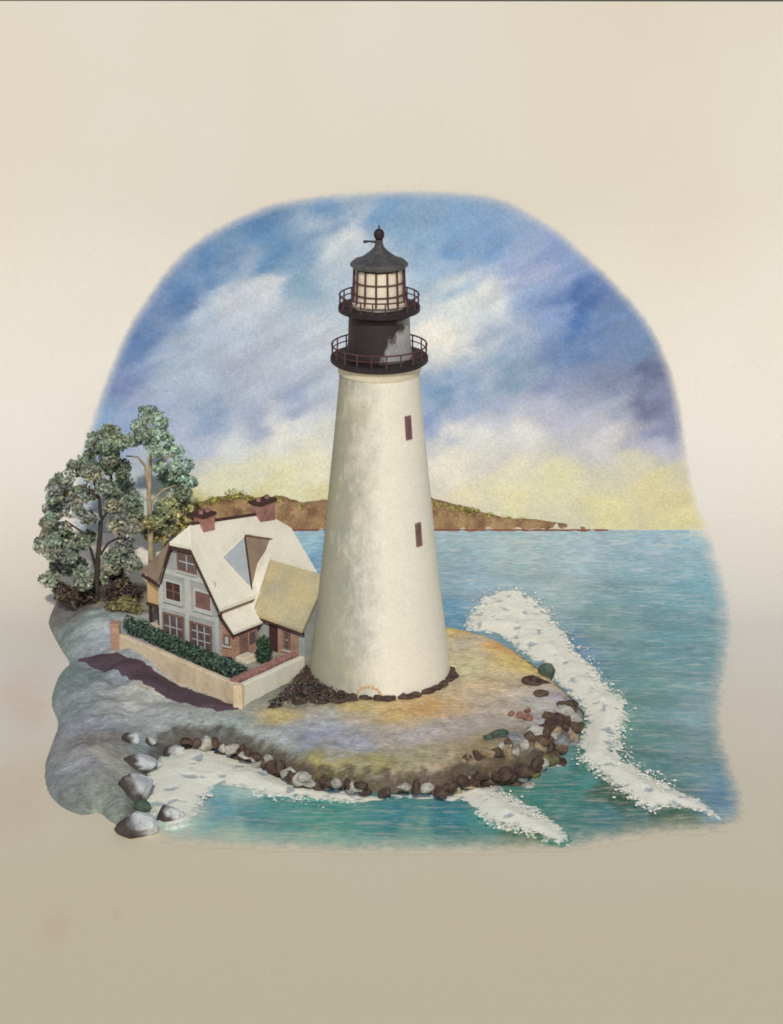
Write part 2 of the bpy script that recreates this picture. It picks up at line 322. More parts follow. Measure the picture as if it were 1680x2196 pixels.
# ------------------------------------------------------------------ island
ISL = [(128,1262,.9),(106,1318,.3),(114,1352,.2),(134,1388,.2),(150,1420,.2),(124,1452,.2),(112,1500,.2),(126,1545,.2),(116,1585,.1),(99,1640,0),(103,1692,0),(130,1727,0),(175,1747,0),(214,1744,0),(240,1762,0),(270,1772,0),(300,1742,0),(322,1700,0),(318,1660,0),(352,1626,0),(400,1604,0),(452,1606,0),(520,1630,0),(575,1650,0),(632,1680,0),(720,1696,0),(830,1708,0),(900,1706,0),(955,1710,0),(1000,1690,0),(1060,1680,0),(1110,1672,0),(1160,1650,0),(1205,1612,0),(1240,1572,0),(1246,1530,.1),(1218,1490,.3),(1192,1458,.6),(1174,1430,.9),(1130,1395,1.),(1080,1365,1.),(1020,1345,1.),(950,1333,1.),(850,1325,1.),(740,1315,1.),(640,1300,1.),(560,1285,1.),(460,1265,1.),(380,1245,1.),(300,1232,1.),(200,1232,1.)]
ISLW = [gz(x, y, z)[:2] for x, y, z in ISL]; ISLP = np.array(smooth_poly(ISLW, 5))
def island_z(Qw):
    d = poly_sd(Qw, ISLP); west = ss((-8 - Qw[:, 0]) / 5)
    n = np.array([fbm(x * .35, y * .35, 2, 4) for x, y in Qw]); n2 = np.array([fbm(x * 1.3, y * 1.3, 9, 3) for x, y in Qw])
    wid = 1.7 + 1.7 * west
    base = ZI * np.sqrt(np.clip(1 - (1 - np.clip(d / wid, 0, 1)) ** 2, 0, 1))
    z = base + np.clip(d, 0, 1.) * (.10 + .4 * west) * n * np.clip(d / 2, 0, 1) + .05 * n2 * np.clip(d / .8, 0, 1)
    return np.where(d < 0, d * 1.5, z), d
def iz(x, y): return float(island_z(np.array([[x, y]]))[0][0])
x0, y0 = ISLP.min(0) - .5; x1, y1 = ISLP.max(0) + .5; st = .16
xs = np.arange(x0, x1, st); ys = np.arange(y0, y1, st); X, Y = np.meshgrid(xs, ys); Qw = np.stack([X.ravel(), Y.ravel()], 1)
Z, d = island_z(Qw); keep = d > -.3
LAND = [(130,1350,118,128,124),(200,1340,150,160,155),(230,1370,165,170,175),(150,1300,106,102,98),(250,1290,132,122,94),(160,1440,112,126,122),(200,1450,128,138,138),(250,1450,150,155,162),(350,1480,188,182,166),(300,1500,168,168,158),(150,1520,132,142,142),(200,1560,140,140,148),(300,1540,168,170,168),(120,1650,124,130,130),(180,1640,145,145,147),(240,1620,152,147,137),(220,1700,126,132,122),(150,1700,116,122,117),(240,1590,128,120,110),(400,1550,160,165,160),(500,1560,150,160,155),(560,1500,130,140,135),(600,1540,194,174,120),(600,1580,165,172,172),(700,1560,178,181,186),(680,1590,156,157,174),(760,1600,165,165,174),(700,1640,158,148,92),(800,1640,164,154,104),(900,1630,170,160,128),(860,1540,204,176,118),(760,1520,196,176,120),(930,1530,200,160,106),(900,1580,182,174,170),(1000,1560,178,166,158),(1050,1480,198,176,140),(1000,1440,198,188,150),(1010,1390,198,188,162),(980,1350,200,172,108),(1080,1390,212,170,110),(1130,1430,214,188,118),(1100,1500,192,176,156),(1150,1520,186,180,172),(1050,1620,165,144,100),(1100,1620,138,124,84),(1080,1650,130,112,82),(1010,1660,120,100,80),(1140,1600,120,112,90),(1180,1560,178,172,168),(1150,1620,148,142,118),(560,1610,135,130,104),(640,1610,140,145,140),(640,1490,95,92,88),(680,1500,100,92,84),(430,1590,120,125,115),(330,1590,130,145,145),(260,1650,150,150,140),(1210,1520,170,160,165),(620,1640,130,120,92),(1000,1650,170,150,120),(940,1670,165,145,125),(850,1680,150,140,120)]
LP = [gz(a, b, 1.0)[:2] for a, b, *_ in LAND]
wq = Qw + np.array([(fbm(x * .5, y * .5, 1) * .9, fbm(x * .5, y * .7, 4) * .9) for x, y in Qw])
tint = shepard(wq, LP, [S(r, g, b, 1.22) for _, _, r, g, b in LAND], 3.0, .15)
rim = ss((.95 - d + .5 * np.array([fbm(x * 1.7, y * 1.7, 21, 4) for x, y in Qw])) / .5) * ss((Qw[:, 0] + 12.5) / 1.5) * ss((6. - Qw[:, 1]) / 4.)
tint = tint * (1 - .8 * rim[:, None]) + np.array(S(84, 72, 62)) * (.8 * rim[:, None])
nx = len(xs); idx = -np.ones(len(Qw), int); idx[keep] = np.arange(keep.sum()); fs = []
for j in range(len(ys) - 1):
    for i in range(nx - 1):
        q = [j * nx + i, j * nx + i + 1, (j + 1) * nx + i + 1, (j + 1) * nx + i]
        if all(keep[k] for k in q): fs.append(tuple(int(idx[k]) for k in q))
m = MB(); m.add(np.stack([Qw[:, 0], Qw[:, 1], Z], 1)[keep], fs); tag(m.build('terrain', M['ground'], tint=tint[keep], smooth=True), kind='structure')

# ------------------------------------------------------------------ far headland
HT = [(380,1128),(400,1098),(430,1088),(460,1080),(495,1074),(520,1072),(548,1080),(575,1078),(606,1076),(622,1082),(640,1090),(690,1086),(760,1080),(860,1076),(922,1079),(940,1084),(965,1092),(1000,1099),(1040,1107),(1090,1113),(1150,1114),(1200,1119),(1250,1124),(1290,1127),(1320,1131),(1338,1136)]
def crest(x):
    for (a, b), (c, d_) in zip(HT, HT[1:]):
        if a <= x <= c: return b + (d_ - b) * (x - a) / (c - a)
    return 1137
rows = []; pxs = np.arange(380, 1339, 5.)
for x in pxs:
    b = paper_at(x, 1138.5); yb = b[1]; jit = .25 * fbm(x * .05, 0, 3)
    c = gp(x, crest(x) + 3.5 * min(1, max(0, 1108 - crest(x)) / 24) * fbm(x * .07, 2), (0, yb + .75, 0), (0, -1, 0)); h = c[2] - b[2]
    rows.append([(b[0], yb - .02 + jit * .3, b[2] - .3), (b[0], yb + .05 + jit * .4, b[2] + .02), (b[0], yb + .3 + jit, b[2] + .06 + h * .45), (c[0], yb + .5 + jit, b[2] + .06 + h * .85), tuple(c), (c[0], yb + 1.6, c[2] + .1), (c[0], yb + 3.2, b[2] + .2), (c[0], yb + 3.5, b[2] - .3)])
n = len(rows[0]); m = MB(); m.add([p for r in rows for p in r], [(i * n + k, i * n + k + 1, (i + 1) * n + k + 1, (i + 1) * n + k)[::-1] for i in range(len(rows) - 1) for k in range(n - 1)])
tag(m.build('hills', M['headland'], smooth=True), kind='structure')
m = MB()                                               # rusty strand at the foot of the cliff
for i in range(len(rows) - 1):
    pass
pts = [np.array(r[1]) + np.array([0, -.02, .0]) for r in rows[3:-6]]
m.tube(pts, [.07 + .03 * fbm(i * .3, 1) for i in range(len(pts))], 6)
tag(m.build('shore', M['headland_red'], smooth=True), kind='structure')
def leaf_cloud(cl, per, size, pal, seed, gain=1.0):
    """cl: (centre, radii); small leaf faces scattered through each clump"""
    r = np.random.default_rng(seed); V_, F_, T_ = [], [], []
    for (c, rad, shade) in cl:
        k = int(per)
        dirs = r.normal(size=(k, 3)); dirs /= np.linalg.norm(dirs, axis=1, keepdims=True)
        rr = r.uniform(.25, 1, (k, 1)) ** .55
        P = np.array(c) + dirs * rr * np.array(rad)
        for p, dv in zip(P, dirs):
            nrm = dv + r.normal(size=3) * .6; nrm /= np.linalg.norm(nrm)
            a = np.cross(nrm, r.normal(size=3)); a /= np.linalg.norm(a); b = np.cross(nrm, a)
            sz = size * r.uniform(.6, 1.3); o = len(V_)
            V_ += [p - a * sz, p - b * sz * .55, p + a * sz, p + b * sz * .55 + nrm * sz * .25]
            F_.append((o, o + 1, o + 2, o + 3))
            col = np.array(pal[r.integers(len(pal))]) * r.uniform(.55, 1.45) * shade * gain
            T_ += [col] * 4
    m = MB(); m.v = [tuple(p) for p in V_]; m.f = F_
    return m, T_
cl = []
for (x, y, w, h) in [(420,1082,20,6),(460,1072,22,9),(505,1060,26,14),(535,1070,18,8),(590,1070,20,5),(640,1086,20,5),(985,1090,24,9),(960,1086,14,7),(1010,1094,20,7),(1045,1104,20,5),(1085,1108,20,5),(1120,1110,16,4),(935,1079,12,4),(1180,1115,14,3)]:
    b = paper_at(x, 1138.5); c = gp(x, y + 2, (0, b[1] + 1.0, 0), (0, -1, 0)); q = .0275
    cl.append((c, (w * q, .45, h * q), 1.0))
m, T = leaf_cloud(cl, 130, .10, [S(176, 170, 96), S(160, 152, 86), S(138, 140, 84), S(196, 184, 104)], 3)
tag(m.build('scrub', M['leaf'], tint=T), kind='stuff')

# ------------------------------------------------------------------ breaking waves
def foam(name, px, hgt, label, seed, lift=.1, rag=.35, soft=1.1):
    Pw = np.array(smooth_poly([gz(x, y, lift)[:2] for x, y in px], 4))
    a0, b0 = Pw.min(0) - .4; a1, b1 = Pw.max(0) + .4; st = .10
    xs = np.arange(a0, a1, st); ys = np.arange(b0, b1, st); X, Y = np.meshgrid(xs, ys); Q = np.stack([X.ravel(), Y.ravel()], 1)
    rg = np.array([fbm(x * 1.6, y * 1.6, seed, 4) for x, y in Q]); lump = np.array([fbm(x * .9, y * .9, seed + 3, 5) for x, y in Q]); hole = np.array([fbm(x * 1.5, y * 1.5, seed + 7, 3) for x, y in Q])
    d0 = poly_sd(Q, Pw) + .10; d = d0 + rg * rag; keep = d > -.38
    zz = .2 + hgt * ss(d0 / 1.6) * (.85 + .3 * lump) * ss(d / .5) + .01 * rg
    zz = np.where(d < 0, .2 + d * .9, zz)
    pit = ss((hole - .36) / .14)
    zz -= pit * .05
    zz += np.array([paper_z(y) for y in Q[:, 1]])
    base = np.array(S(247, 240, 222)); grey = np.array(S(150, 165, 172))
    e = ss(1 - d / .35) * .35
    tint = base[None] * (1 - (pit * .75)[:, None]) + grey[None] * (pit * .75)[:, None]
    nx = len(xs); idx = -np.ones(len(Q), int); idx[keep] = np.arange(keep.sum()); fs = []
    for j in range(len(ys) - 1):
        for i in range(nx - 1):
            q = [j * nx + i, j * nx + i + 1, (j + 1) * nx + i + 1, (j + 1) * nx + i]
            if all(keep[k] for k in q): fs.append(tuple(int(idx[k]) for k in q))
    m = MB(); m.add(np.stack([Q[:, 0], Q[:, 1], zz], 1)[keep], fs)
    c = Pw.mean(0); d3 = np.stack([Q[:, 0], Q[:, 1], zz], 1)[keep] - CAM; w3 = d3 @ FW; px_ = np.stack([840 + F * d3[:, 0] / w3, 1098 - F * (d3 @ UP) / w3], 1)
    und = shepard(px_, [(a, b) for a, b, *_ in SEA], [S(r_ * .98, g_ * 1.01, b_ * .95, 1.12) for _, _, r_, g_, b_ in SEA], 3.0, 60.)
    return tag(m.build(name, M['foam'], tint=tint[keep], under=und, feather=np.clip(.27 + d / soft, 0, 2.)[keep], smooth=True, org=(c[0], c[1], 0)), label, 'wave', 'white waves breaking round the island')
foam('breaking_wave', [(1004,1344),(1024,1308),(1062,1286),(1124,1286),(1166,1314),(1196,1346),(1220,1380),(1240,1406),(1274,1436),(1296,1472),(1340,1510),(1332,1560),(1322,1592),(1348,1634),(1390,1664),(1446,1692),(1495,1716),(1528,1742),(1534,1751),(1504,1738),(1467,1735),(1426,1728),(1395,1735),(1354,1710),(1323,1685),(1292,1660),(1261,1638),(1240,1620),(1254,1573),(1262,1540),(1240,1505),(1212,1478),(1192,1458),(1176,1432),(1150,1415),(1118,1394),(1084,1368),(1052,1356)], .3, 'long white breaker curling past the far tip of the rocky point', 1, .15, .22)
foam('breaking_wave', [(975,1698),(1003,1682),(1046,1686),(1070,1690),(1098,1712),(1132,1732),(1160,1748),(1190,1772),(1214,1794),(1200,1806),(1136,1788),(1071,1769),(1030,1750),(1000,1720)], .25, 'short white breaker tailing off diagonally below the front shore stones', 2, .1, .25)
foam('breaking_wave', [(318,1700),(322,1650),(350,1630),(400,1606),(455,1608),(520,1632),(575,1652),(632,1682),(720,1698),(830,1710),(900,1708),(955,1712),(985,1700),(985,1722),(900,1724),(790,1728),(700,1718),(640,1712),(560,1704),(510,1690),(470,1690),(440,1705),(420,1735),(400,1768),(360,1775),(330,1740)], .2, 'white surf washing along the stone rim from the big grey boulders', 3, .1, .25)

def ico_(sub):
    import bmesh
    bm = bmesh.new(); bmesh.ops.create_icosphere(bm, subdivisions=sub, radius=1); v = np.array([tuple(q.co) for q in bm.verts]); f = [tuple(w.index for w in p.verts) for p in bm.faces]; bm.free(); return v, f
DV, DF = ico_(1); m = MB(); rj = random.Random(12)
EDGE = [(1004,1340),(1024,1306),(1062,1284),(1124,1284),(1166,1312),(1196,1344),(1220,1378),(1240,1404),(1274,1434),(1302,1468),(1344,1508),(1338,1560),(1326,1594),(1352,1634),(1392,1662),(1446,1690)]
EDGE2 = [(1240,1622),(1262,1638),(1292,1660),(1323,1685),(1354,1710),(1395,1735),(1240,1500),(1252,1560),(1215,1480),(1190,1450)]; EDGE3 = [(1003,1682),(1050,1690),(1098,1712),(1132,1734),(1160,1752),(1030,1752),(1071,1770),(1136,1788),(420,1735),(440,1705),(560,1704),(640,1712),(700,1720)]
for lst, k_, sp_ in ((EDGE, 620, 11), (EDGE2, 200, 9), (EDGE3, 220, 7)):
    for i in range(k_):
        f = rj.random() * (len(lst) - 1); k = int(f); a, b = lst[k], lst[k + 1]
        if math.hypot(a[0] - b[0], a[1] - b[1]) > 110: b = a
        x, y = a[0] + (b[0] - a[0]) * (f - k) + rj.gauss(0, sp_), a[1] + (b[1] - a[1]) * (f - k) + rj.gauss(0, sp_ * .8)
        p = gz(x, y, .2 + rj.random() * .35); p[2] += paper_z(p[1]); rd_ = .016 + .055 * rj.random() ** 2.5
        m.add(DV * np.array([rd_ * rj.uniform(.8, 2.), rd_, rd_ * .8]) + p, DF)
tag(m.build('spray', M['white_spray'], smooth=True), kind='stuff')

# ------------------------------------------------------------------ lighthouse
T0 = (0., 0., ZI)
LH = thing('lighthouse', T0, 'tall white tapering lighthouse with black gallery and lantern beside the cottage', 'lighthouse')
def P(m, name, mat, parent=None, smooth=False): return m.build(name, mat, parent or LH, T0, smooth)
def R_(px, z): return px * mpp(z)
zt = zax(772)
prof = [(R_(r, zax(y)), zax(y)) for y, r in ((1452, 153), (1435, 151), (1340, 140), (1240, 128), (1137, 117), (1040, 108), (940, 98), (830, 87.5), (782, 84.5))]
prof[0] = (prof[0][0] + .03, ZI - .4)
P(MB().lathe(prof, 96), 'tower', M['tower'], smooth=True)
zd = zax(776)
m = MB().lathe([(R_(84, zd), zd - .55), (R_(88, zd), zd - .5), (R_(90, zd), zd - .22), (R_(95, zd), zd - .02)], 72); P(m, 'cornice', M['stone_step'], smooth=False)
rd = R_(105, zd); zdt = zax(763)
m = MB().lathe([(R_(84, zd), zd - .02), (rd - .12, zd - .0), (rd, zd + .1), (rd, zdt - .03), (rd - .04, zdt), (R_(60, zdt), zdt)], 72); P(m, 'gallery_deck', M['black'])
def railing(z0, R, hz, n, mid=1):
    m = MB().ring(R, z0 + hz, .042, 64)
    if mid: m.ring(R, z0 + hz * .5, .03, 64, 6)
    P(m, 'handrail', M['iron_red'], smooth=True)
    for k in range(n):
        a = 2 * math.pi * (k + .5) / n; x, y = R * math.cos(a), R * math.sin(a)
        P(MB().tube([(x, y, z0 - .02), (x, y, z0 + hz + .02)], .042, 6), 'railing_post', M['iron_red'])
railing(zdt, rd - .08, .62, 20)
zu = zax(664); zut = zax(656)
m = MB().lathe([(R_(71, zdt), zdt), (R_(70, zdt), zdt + .25), (R_(67, zdt), zdt + .8), (R_(65.5, zu), zu - .3), (R_(66, zu), zu)], 64); P(m, 'watch_room', M['drum'], smooth=True)
ru = R_(88, zu)
m = MB().lathe([(R_(66, zu), zu - .28), (R_(78, zu), zu - .12), (ru, zu - .02), (ru, zut), (ru - .03, zut + .02), (R_(40, zut), zut + .02)], 64); P(m, 'lantern_gallery', M['black'])
railing(zut + .02, ru - .07, .58, 20)
zl0, zl1 = zut + .02, zax(576)
rl = R_(57, zl0); rl1 = R_(54, zl1)
m = MB().lathe([(rl + .02, zl0), (rl + .04, zl0 + .22), (rl - .02, zl0 + .26)], 48); P(m, 'lantern_base', M['stone_step'])
m = MB().lathe([(rl - .08, zl0 + .2), (rl1 - .08, zl1)], 48); gl = P(m, 'lantern_glass', M['glass'], smooth=True)
nb = 14
for k in range(nb):
    a = 2 * math.pi * (k + .25) / nb; c_, s_ = math.cos(a), math.sin(a)
    P(MB().tube([(rl * c_, rl * s_, zl0 + .15), (rl1 * c_, rl1 * s_, zl1 + .02)], .062, 6), 'mullion', M['iron_red'])
for q in (.36, .68):
    z = zl0 + (zl1 - zl0) * q; P(MB().ring(rl + (rl1 - rl) * q - .01, z, .04, 48, 6), 'glazing_bar', M['iron_red'], smooth=True)
ze = zax(566)
prof = [(R_(48, ze), ze - .06), (R_(62, ze), ze - .1), (R_(63, ze), ze + .02), (R_(58, ze), ze + .16), (R_(40, ze), zax(553)), (R_(22, ze), zax(540)), (R_(11, ze), zax(530)), (R_(8.5, ze), zax(522)), (R_(8, ze), zax(514))]
P(MB().lathe(prof, 12), 'lantern_roof', M['roof_metal'])
zb = zax(503)
m = MB().lathe([(.02, zb - .33)] + [(.26 * math.sin(a) + .01, zb - .3 * math.cos(a)) for a in np.linspace(.25, math.pi, 12)], 20)
fin = P(m, 'finial_ball', M['black'], smooth=True)
m = MB().lathe([(.01, zb + .30), (.05, zb + .32), (.03, zb + .46), (.005, zb + .5)], 10); P(m, 'finial_tip', M['black'], fin)
zv = zax(519); P(MB().tube([(-.15, 0, zv), (-.5, -.05, zv + .05), (-.78, -.05, zv + .02)], [.07, .05, .09], 6), 'weather_vane', M['black'])
def tower_r(z):
    for (r0, z0), (r1, z1) in zip(TP, TP[1:]):
        if z0 <= z <= z1: return r0 + (r1 - r0) * (z - z0) / (z1 - z0)
TP = [(R_(r, zax(y)), zax(y)) for y, r in ((1452, 153), (1435, 151), (1340, 140), (1240, 128), (1137, 117), (1040, 108), (940, 98), (830, 87.5), (782, 84.5))]
for (px, py, hp, w) in ((875, 917, 48, .3), (896, 1146, 48, .3)):
    # meet the tower's face along the sight line
    z = zax(py)
    for _ in range(6):
        r = tower_r(z); off = (px - 814) * mpp(z); ph = -math.acos(max(-1, min(1, off / r))); y = r * math.sin(ph); z = gp(px, py, (0, y, 0), (0, -1, 0))[2]
    n_ = np.array([math.cos(ph), math.sin(ph), 0]); t_ = np.array([-n_[1], n_[0], 0]); h = hp * mpp(z) / .95
    def face(zq): return np.array([math.cos(ph) * tower_r(zq), math.sin(ph) * tower_r(zq), zq])
    z0, z1 = z - h / 2, z + h / 2; lean = face(z1) - face(z0)
    b0 = face(z0)
    m = MB(); ww = .38
    for (a, b, lo, hi) in ((-ww / 2, -ww / 2 + .08, 0, 1), (ww / 2 - .08, ww / 2, 0, 1), (-ww / 2 + .08, ww / 2 - .08, 0, .07), (-ww / 2 + .08, ww / 2 - .08, .93, 1)):
        m.box(b0 + t_ * a + lean * lo - n_ * .12, t_ * (b - a), lean * (hi - lo), n_ * .19)
    fr = P(m, 'window', M['win_red'])
    P(MB().box(b0 - t_ * (ww / 2 - .08) + lean * .07 - n_ * .12, t_ * (ww - .16), lean * .86, n_ * .16), 'pane', M['win_dark'], fr)
# brick arch low on the seaward face
m = MB(); za = ZI + .05
for k in range(9):
    a = math.pi * (k + .5) / 9; cx = -.85 + 0; bx = cx * 0 + (-.55) + .62 * math.cos(a); bz = za + .08 + .5 * math.sin(a)
    r = tower_r(max(bz, ZI + .06)) ; by = -math.sqrt(r * r - bx * bx)
    tx, tz = -math.sin(a), math.cos(a)
    m.box((bx - .08, by - .05, bz - .06), (.16, 0, 0), (0, .12, 0), (0, 0, .12))
P(m, 'doorway_arch', M['wall_tan'])

# ------------------------------------------------------------------ cottage
K = gz(472, 1409); L_ = gz(344, 1372); U = (K - L_) / np.linalg.norm(K - L_); V = np.array([1, 1.1, 0]) / math.hypot(1, 1.1)
nU = np.array([U[1], -U[0], 0]); nV = np.array([V[1], -V[0], 0]); ZZ = np.array([0, 0, 1.])
def hp(u, v, z): return K + U * u + V * v + ZZ * z
def zo(X_, Y_): return 209.8 + X_ * .3122, 1031.3 + Y_ * .3122
H0 = hp(-2.1, 3, 0); H0[2] = ZI
HS = thing('cottage', H0, 'gabled cottage with cream roof and brick chimneys tucked left of the lighthouse', 'house')
def Hm(m, name, mat, parent=None, label=None, smooth=False):
    o = m.build(name, mat, parent or HS, H0, smooth)
    if label: o['label'] = label
    return o
th = .18
# walls
m = MB(); g = [(-4.19, 0), (0, 0), (0, 3.0), (-1.55, 5.95), (-2.85, 5.95), (-4.19, 3.4)]
m.slab([hp(u, 0, z - (.3 if z == 0 else 0)) for u, z in g], V * .2)
Hm(m, 'gable_wall', M['wall_grey'])
m = MB(); m.slab([hp(0, .2, -.3), hp(0, 7, -.3), hp(0, 7, 2.9), hp(0, .2, 2.95)], -U * .2)
m.slab([hp(-4.19, .2, -.3), hp(-4.19, 7, -.3), hp(-4.19, 7, 3.1), hp(-4.19, .2, 3.3)], U * .2)
m.slab([hp(-3.99, 7, -.3), hp(-.2, 7, -.3), hp(-.2, 7, 3.1), hp(-1.6, 7, 5.2), hp(-2.6, 7, 5.2), hp(-3.99, 7, 3.1)], -V * .2)
Hm(m, 'wall', M['wall_pink'])
# side bay under the western eave
m = MB(); m.box(hp(-5.5, .5, 1.75), U * 1.3, V * 3.2, ZZ * 1.55); Hm(m, 'side_bay', M['wall_tan'])
m = MB(); m.box(hp(-5.5, .5, -.2), U * 1.3, V * .22, ZZ * .75); Hm(m, 'parapet', M['stone_step'])
m = MB(); m.box(hp(-5.4, 1.3, -.2), U * 1.2, V * .2, ZZ * 1.95); Hm(m, 'porch_back', M['brown'])
for u in (-5.5, -4.85): Hm(MB().box(hp(u, .55, .55), U * .13, V * .13, ZZ * 1.2), 'porch_post', M['brown'])
Hm(MB().box(hp(-5.55, .42, 1.62), U * 1.36, V * .2, ZZ * .16), 'porch_beam', M['brown'])
# roof
RF = hp(-2.1, .35, 7.05); RB = hp(-2.1, 6.0, 6.2); E1 = hp(.42, -.35, 3.0); E2 = hp(.42, 7.1, 2.95); J1 = hp(-1.45, -.35, 6.12); J0 = hp(-2.95, -.35, 6.05)
RB2 = hp(-1.35, 7.1, 5.2); RB3 = hp(-2.85, 7.1, 5.2)
dn = np.array([0, 0, -th])
m = MB().slab([E1, E2, RB2, RB, RF, J1], dn)
rf = Hm(m, 'roof', M['roof_cream'])
Hm(MB().slab([J1, RF, J0], dn), 'hip_roof', M['roof_cream'], rf); Hm(MB().slab([RB2, RB3, RB], dn), 'hip_roof', M['roof_cream'], rf)
WA = hp(-5.75, .35, 3.55); WB = hp(-5.75, 6.6, 3.2); WC = hp(-4.1, -.12, 3.42)
m = MB().slab([RF, RB, RB3, WB, WA], dn); m.slab([RF, WA, WC, J0], nU * -.12 ); Hm(m, 'roof_slope', M['roof_brown'], rf, 'brown shingled slope on the tree side of the cottage roof')
# dark boards under the verges, standing in for the eave shadow
def board(a, b, w=.46, t=.1, name='verge_shadow_board', mat='brown', off=(0, 0, 0)):
    a = np.array(a) + off; b = np.array(b) + off
    return Hm(MB().slab([a, b, b + ZZ * -w, a + ZZ * -w], -nU * t), name, M[mat])
vo = V * .06 + ZZ * -(th + .01)
board(J1 + vo, E1 + vo); board(J0 + vo, J1 + vo, .24); board(WC + vo, J0 + vo, .2)
board(WA + ZZ * -.14, WC + ZZ * -.14 , .14)
Hm(MB().box(E1 + ZZ * -(th + .14) - U * .1, V * 7.3, U * .07, ZZ * .13), 'fascia', M['timber'])
# dormer set into the cream slope
pn = np.cross(E1 - RF, RB - RF); pn /= np.linalg.norm(pn); pn = pn if pn[2] > 0 else -pn
D = gp(*zo(850, 530), RF, pn); Cc = gp(*zo(1064, 800), RF, pn); B = gp(*zo(1222, 405), RF, pn); A = gp(*zo(1010, 375), RF + pn * .7, pn); Dk = gp(*zo(1010, 372), RF, pn) + V * .3
D += pn * .02; Cc += pn * .01; B += pn * .02; Dk -= pn * .05
m = MB().add([A, D, Cc, Dk], [(0, 1, 2), (0, 3, 1)]); dm = Hm(m, 'dormer', M['roof_slate'], None, 'blue grey hooded dormer on the cream roof')
m = MB().add([A + pn * .003, Cc, B, Dk], [(0, 1, 2), (0, 2, 3)]); Hm(m, 'dormer_cheek', M['roof_brown'], dm); Hm(MB().tube([A, Cc + pn * .02], .055, 6), 'dormer_ridge', M['brown'], dm); Hm(MB().tube([A, B], .06, 6), 'dormer_eave', M['timber'], dm); Hm(MB().tube([A, D], .05, 6), 'dormer_hip', M['roof_cream'], dm)
# windows on the gable
def window(u0, u1, z0, z1, org, ax, nrm, mat_fr, mat_p, nx=2, nz=2, name='window', ft=.09):
    o = np.array(org); m = MB()
    for (a, b, c, d_) in ((u0, u1, z0, z0 + ft), (u0, u1, z1 - ft, z1), (u0, u0 + ft, z0 + ft, z1 - ft), (u1 - ft, u1, z0 + ft, z1 - ft)):
        m.box(o + ax * a + ZZ * c - nrm * .04, ax * (b - a), ZZ * (d_ - c), nrm * .13)
    fr = Hm(m, name, M[mat_fr])
    Hm(MB().box(o + ax * (u0 + ft) + ZZ * (z0 + ft) - nrm * .04, ax * (u1 - u0 - 2 * ft), ZZ * (z1 - z0 - 2 * ft), nrm * .07), 'pane', M[mat_p], fr)
    m = MB()
    for i in range(1, nx): m.box(o + ax * (u0 + (u1 - u0) * i / nx - .025) + ZZ * (z0 + ft), ax * .05, ZZ * (z1 - z0 - 2 * ft), nrm * .06)
    for i in range(1, nz):
        for k in range(nx):
            a = u0 + ft + (u1 - u0 - 2 * ft) * k / nx + .03; b = u0 + ft + (u1 - u0 - 2 * ft) * (k + 1) / nx - .03
            m.box(o + ax * a + ZZ * (z0 + (z1 - z0) * i / nz - .025), ax * (b - a), ZZ * .05, nrm * .055)
    if m.v: Hm(m, 'glazing_bars', M['timber' if mat_fr != 'timber' else 'trim'], fr)
    Hm(MB().box(o + ax * (u0 - .06) + ZZ * (z0 - .1), ax * (u1 - u0 + .12), ZZ * .09, nrm * .16), 'sill', M['trim'], fr)
g0 = hp(0, 0, 0)
window(-2.75, -1.45, 4.45, 5.5, g0, U, nU, 'timber', 'win_dark', 2, 2)
window(-3.7, -2.5, 2.5, 3.7, g0, U, nU, 'trim', 'brown', 2, 2)
window(-1.65, -.4, 2.45, 3.6, g0, U, nU, 'trim', 'win_red', 2, 2)
window(-3.9, -2.45, .2, 1.75, g0, U, nU, 'timber', 'win_dark', 3, 2)
window(-2.0, -.5, .15, 1.65, g0, U, nU, 'timber', 'win_dark', 3, 3)
# white timber framing of the gable
m = MB(); e = nU * .035
for (a, b, c, d_) in ((-4.18, 0, 1.95, 2.25), (-4.0, -.15, 4.02, 4.3), (-2.32, -2.08, .0, 1.95), (-2.3, -1.9, 2.25, 4.02), (-4.17, -3.98, .0, 1.95), (-.26, -.02, .0, 1.95), (-4.17, -3.85, 2.25, 3.3)):
    m.box(hp(a, 0, c), U * (b - a), ZZ * (d_ - c), e)
Hm(m, 'timber_framing', M['trim'])
# entrance porch on the side
m = MB(); m.slab([hp(0, .15, -.3), hp(.85, .15, -.3), hp(.85, .15, 1.7), hp(0, .15, 2.4)], V * 1.75); po = Hm(m, 'entrance_porch', M['wall_pink'])
m = MB().slab([hp(1.08, -.1, 1.72), hp(1.08, 2.1, 1.72), hp(.02, 2.1, 2.88), hp(.02, -.1, 2.88)], ZZ * -.14); Hm(m, 'porch_roof', M['roof_cream'], po)
m = MB().box(hp(1.0, -.06, 1.42), V * 2.1, U * -.08, ZZ * .16); m.slab([hp(.0, -.08, 2.6), hp(1.0, -.08, 1.56), hp(1.0, -.08, 1.36), hp(.0, -.08, 2.4)], V * .08); Hm(m, 'porch_fascia', M['brown'], po)
window(.2, .62, .75, 1.35, hp(0, .15, 0), U, nU, 'timber', 'trim', 1, 1, 'porch_window', .07)
pv = hp(.85, 0, 0)
Hm(MB().box(pv + V * .55 + ZZ * -.1, V * .6, ZZ * 1.45, nV * .06), 'door', M['timber'], po)
Hm(MB().box(pv + V * 1.3 + ZZ * .55, V * .42, ZZ * .65, nV * .05), 'porch_pane', M['win_dark'], po)
m = MB().box(hp(.95, .1, -.25), U * .55, V * .9, ZZ * .5); m.box(hp(1.5, .1, -.25), U * .3, V * .9, ZZ * .34); bevel(Hm(m, 'doorstep', M['stone_step']), .06, 2)
